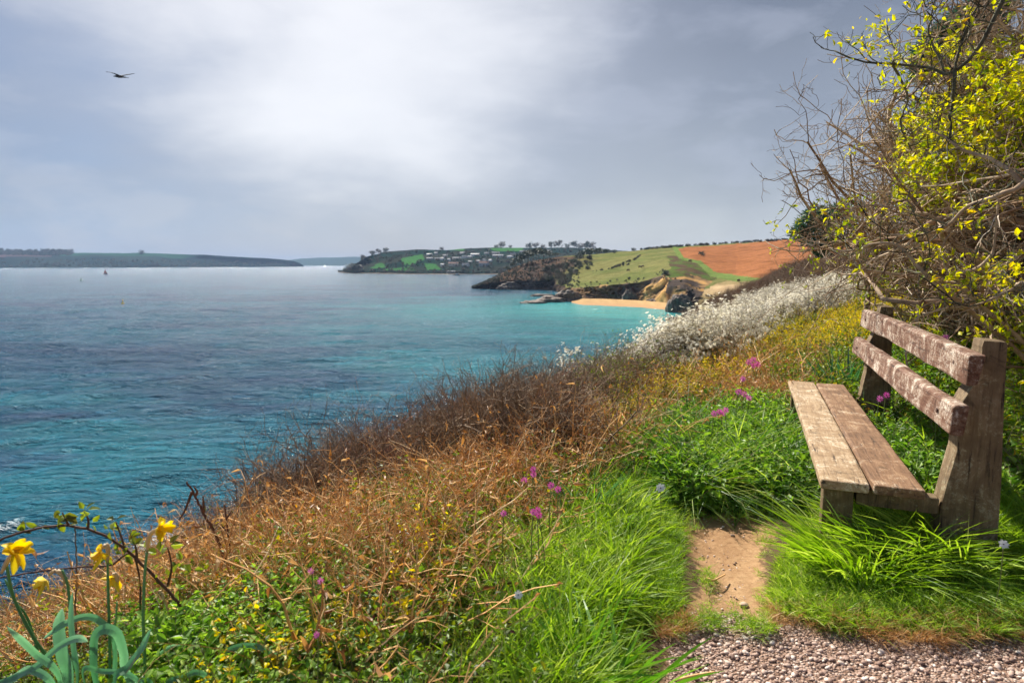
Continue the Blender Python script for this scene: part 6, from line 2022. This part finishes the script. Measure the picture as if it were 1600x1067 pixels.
M['broad'] = leaf_mat('broad_green_blades', [(0.0, (0.05, 0.14, 0.015)), (0.6, (0.12, 0.29, 0.03)), (1.0, (0.26, 0.44, 0.07))], .4, rough=.35, spec=.5)
M['iris'] = leaf_mat('dark_strap_leaves', [(0.0, (0.02, 0.07, 0.03)), (0.6, (0.04, 0.14, 0.05)), (1.0, (0.12, 0.26, 0.09))], .3, rough=.35, spec=.5)
blade_thing('grass_tussock', 'drooping dark green grass tussock at the head of the dirt patch', 'grass tussock', 1130, 765, 340, .34, .0065, .8, .9, .95, 'grass_deep', 1, .17)
blade_thing('grass_tussock', 'second drooping tussock filling the gap before the far bench leg', 'grass tussock', 1205, 775, 300, .34, .0065, .7, .9, .9, 'grass_deep', 2, .17)
blade_thing('strap_leaf_clump', 'clump of dark upright strap leaves behind the far end of the seat', 'leafy plant', 1318, 618, 60, .55, .02, .35, .2, .15, 'iris', 3, .16)
blade_thing('strap_leaf_clump', 'dark narrow leaves rising through the bracken at the top of the bright grass', 'leafy plant', 905, 800, 90, .42, .008, .4, .25, .15, 'iris', 4, .12)
blade_thing('grass_tussock', 'tall lush tussock at the near front leg of the bench', 'grass tussock', 1335, 895, 300, .36, .009, .5, .55, .35, 'grass', 5, .15)
blade_thing('grass_tussock', 'tall lush tussock under the near end of the seat', 'grass tussock', 1400, 870, 300, .38, .009, .5, .55, .35, 'grass', 6, .15)
blade_thing('grass_tussock', 'broad bright tussock in front of the near bench post', 'grass tussock', 1500, 880, 300, .42, .010, .6, .55, .4, 'grass', 7, .17)
blade_thing('grass_tussock', 'pale windswept tussock at the gravel edge below the bench', 'grass tussock', 1440, 905, 260, .26, .008, .9, .8, .7, 'grass', 8, .14)
blade_thing('plantain', 'clump of broad upright blades at the bottom edge left of the gravel', 'leafy plant', 930, 1110, 110, .34, .020, .7, .5, .35, 'broad', 9, .12)
blade_thing('plantain', 'smaller clump of broad blades at the bottom edge between nettle and grass', 'leafy plant', 850, 1120, 70, .30, .018, .7, .5, .35, 'broad', 10, .10)


def leafy(name, label, px, py, n, H, ll, lw, mt, seed, h=0.0, spread=.5):
    c = hit(px, py, h); c[2] = float(G(c[0], c[1]))
    r_ = np.random.default_rng(seed)
    e = empty(name, c, label, 'leafy plant')
    P, Rr = grow(c + np.concatenate([r_.normal(size=(n, 2)) * .04, np.full((n, 1), -.03)], 1), rdir(n, spread, r_), H * (.6 + .5 * r_.random(n)), np.full(n, .003), 7, .1, .05, .5, r_)
    for i in range(n):
        mb = MB(); V, fs = tubes(P[i], Rr[i], 5); mb.add(V, fs, 0, .4); mb.obj('stem', M['stalk'], e)
        for k_ in range(2, 7):
            for s_ in (0, 1):
                an = k_ * 1.57 + s_ * math.pi + r_.normal() * .2
                D = np.array([math.cos(an), math.sin(an), .35 + r_.normal() * .15])
                sz = ll * (1.15 - .1 * k_) * (.8 + .4 * r_.random())
                mb = MB(); V, fs = leaves([P[i, k_]], [D], [[0, 0, 1]], sz, sz * lw, .18, .3)
                mb.add(V, fs, 0, float(np.clip(.45 + .25 * r_.normal(), 0, 1))); mb.obj('leaf', M[mt], e)


M['nettle'] = leaf_mat('nettle_leaves', [(0.0, (0.03, 0.08, 0.015)), (0.6, (0.07, 0.16, 0.03)), (1.0, (0.16, 0.28, 0.06))], .3)
leafy('nettle', 'dark out-of-focus nettle with big leaves at the bottom centre left', 700, 1130, 5, .26, .075, .62, 'nettle', 1)
leafy('nettle', 'dark green nettle leaves at the bottom right of the daffodils', 545, 1120, 5, .20, .065, .6, 'nettle', 2)
leafy('leafy_weed', 'light green leafy weed between the daffodil leaves and the nettle', 420, 1090, 5, .18, .055, .6, 'herb', 3)
leafy('leafy_weed', 'fresh broad-leaved weed behind the seat below the strap leaves', 1372, 660, 5, .34, .08, .5, 'herb', 4)
leafy('leafy_weed', 'leafy weed growing against the back of the bench between the rails', 1450, 680, 6, .40, .07, .5, 'herb', 5)
leafy('leafy_weed', 'bright leafy weed close to the foot of the near bench post', 1590, 700, 6, .45, .07, .5, 'herb', 6)

# pebbles, a twig and a root on the path
M['pebble'] = flat_mat('pale_pebble', (0.42, 0.30, 0.22), .8, .35, 30)
pb = []
for i in range(4):
    V, Fc = rock(np.zeros(3), (1, .8, .5), 60 + i, 0, .3) if False else (ICO2[0].copy(), ICO2[1])
    V = V * (1 + .5 * fbm(V[:, 0] * 1.5 + i * 7, V[:, 1] * 1.5 + V[:, 2], 2))[:, None] * [1, .8, .55]
    mb = MB(); mb.add(V, [Fc]); pb.append(mb.mesh('chipping', None or M['pebble'], True))
m, k = mat('gravel_chippings')
oi = k.n('ShaderNodeObjectInfo').outputs['Random']
c = k.ramp(oi, [(0.0, (0.17, 0.10, 0.075)), (0.4, (0.36, 0.235, 0.18)), (0.75, (0.50, 0.37, 0.30)), (1.0, (0.74, 0.64, 0.56))])
p = k.n('ShaderNodeBsdfPrincipled', {'Base Color': c, 'Roughness': .75})
finish(k, p.outputs[0])
for me in pb:
    me.materials.clear(); me.materials.append(m)
peb_src = source('chipping', pb)
n = 26000
gx2 = .25 + 3.4 * rng.random(n); gy2 = 1.2 + 1.6 * rng.random(n)
gz2 = G(gx2, gy2) - .03
qx, qy, qf = PROJ(np.stack([gx2, gy2, gz2], -1))
ok = (qx > 0) & inpoly(qx + 10 * rng.normal(size=n), qy + 7 * rng.normal(size=n), GRAVEL) & (qf > .5) & (qy > 950)
Pp = np.stack([gx2, gy2, gz2 + .002], -1)[ok]
tag(scatter('gravel', peb_src, 4, Pp, rng.random((len(Pp), 3)) * [.6, .6, 6.28], .003 + .0095 * rng.random(len(Pp)) ** 3), 'pinkish gravel chippings of the path', 'gravel')
n = 380
jj = pick(isdirt & inview, n)
Pp = GP[jj] - [0, 0, .028]
tag(scatter('dirt_crumbs', peb_src, 4, Pp, rng.random((len(Pp), 3)) * [.6, .6, 6.28], .002 + .006 * rng.random(len(Pp)) ** 3), 'small stones and crumbs on the worn dirt', 'gravel')
for i, (px, py, w, lb) in enumerate(((1163, 937, 13, 'flat pale stone half buried in the dirt near the gravel'), (1108, 905, 8, 'small brown stone in the middle of the dirt patch'), (1185, 918, 8, 'small stone at the grass edge right of the flat pale one'), (1098, 972, 9, 'stone where dirt meets gravel, left side'), (1145, 830, 6, 'smallest stone high up on the dirt patch'))):
    c = hit(px, py); s_ = w * c[1] / F
    V, Fc = ICO3[0] * (1 + .4 * fbm(ICO3[0][:, 0] * 1.5 + i * 5, ICO3[0][:, 1] * 1.5 + ICO3[0][:, 2], 3))[:, None] * [s_ * .6, s_ * .5, s_ * .3], ICO3[1]
    mb = MB(); mb.add(V + c - [0, 0, .02], [Fc]); tag(mb.obj('stone', M['pebble'], smooth=True), lb, 'stone')
for pts, lb in (([(1058, 1062), (1080, 1056), (1100, 1052), (1117, 1049)], 'straight brown twig lying on the gravel near the bottom edge'), ([(1104, 903), (1115, 906), (1124, 902), (1133, 897)], 'short curved root lying across the dirt patch')):
    C = catmull(np.array([hit(a, b, .008) for a, b in pts]), 12)
    mb = MB(); V, fs = tubes(C, np.linspace(.005, .003, 12), 6, caps=True); mb.add(V, fs, 0, .6); tag(mb.obj('twig', M['dead'], smooth=True), lb, 'twig')
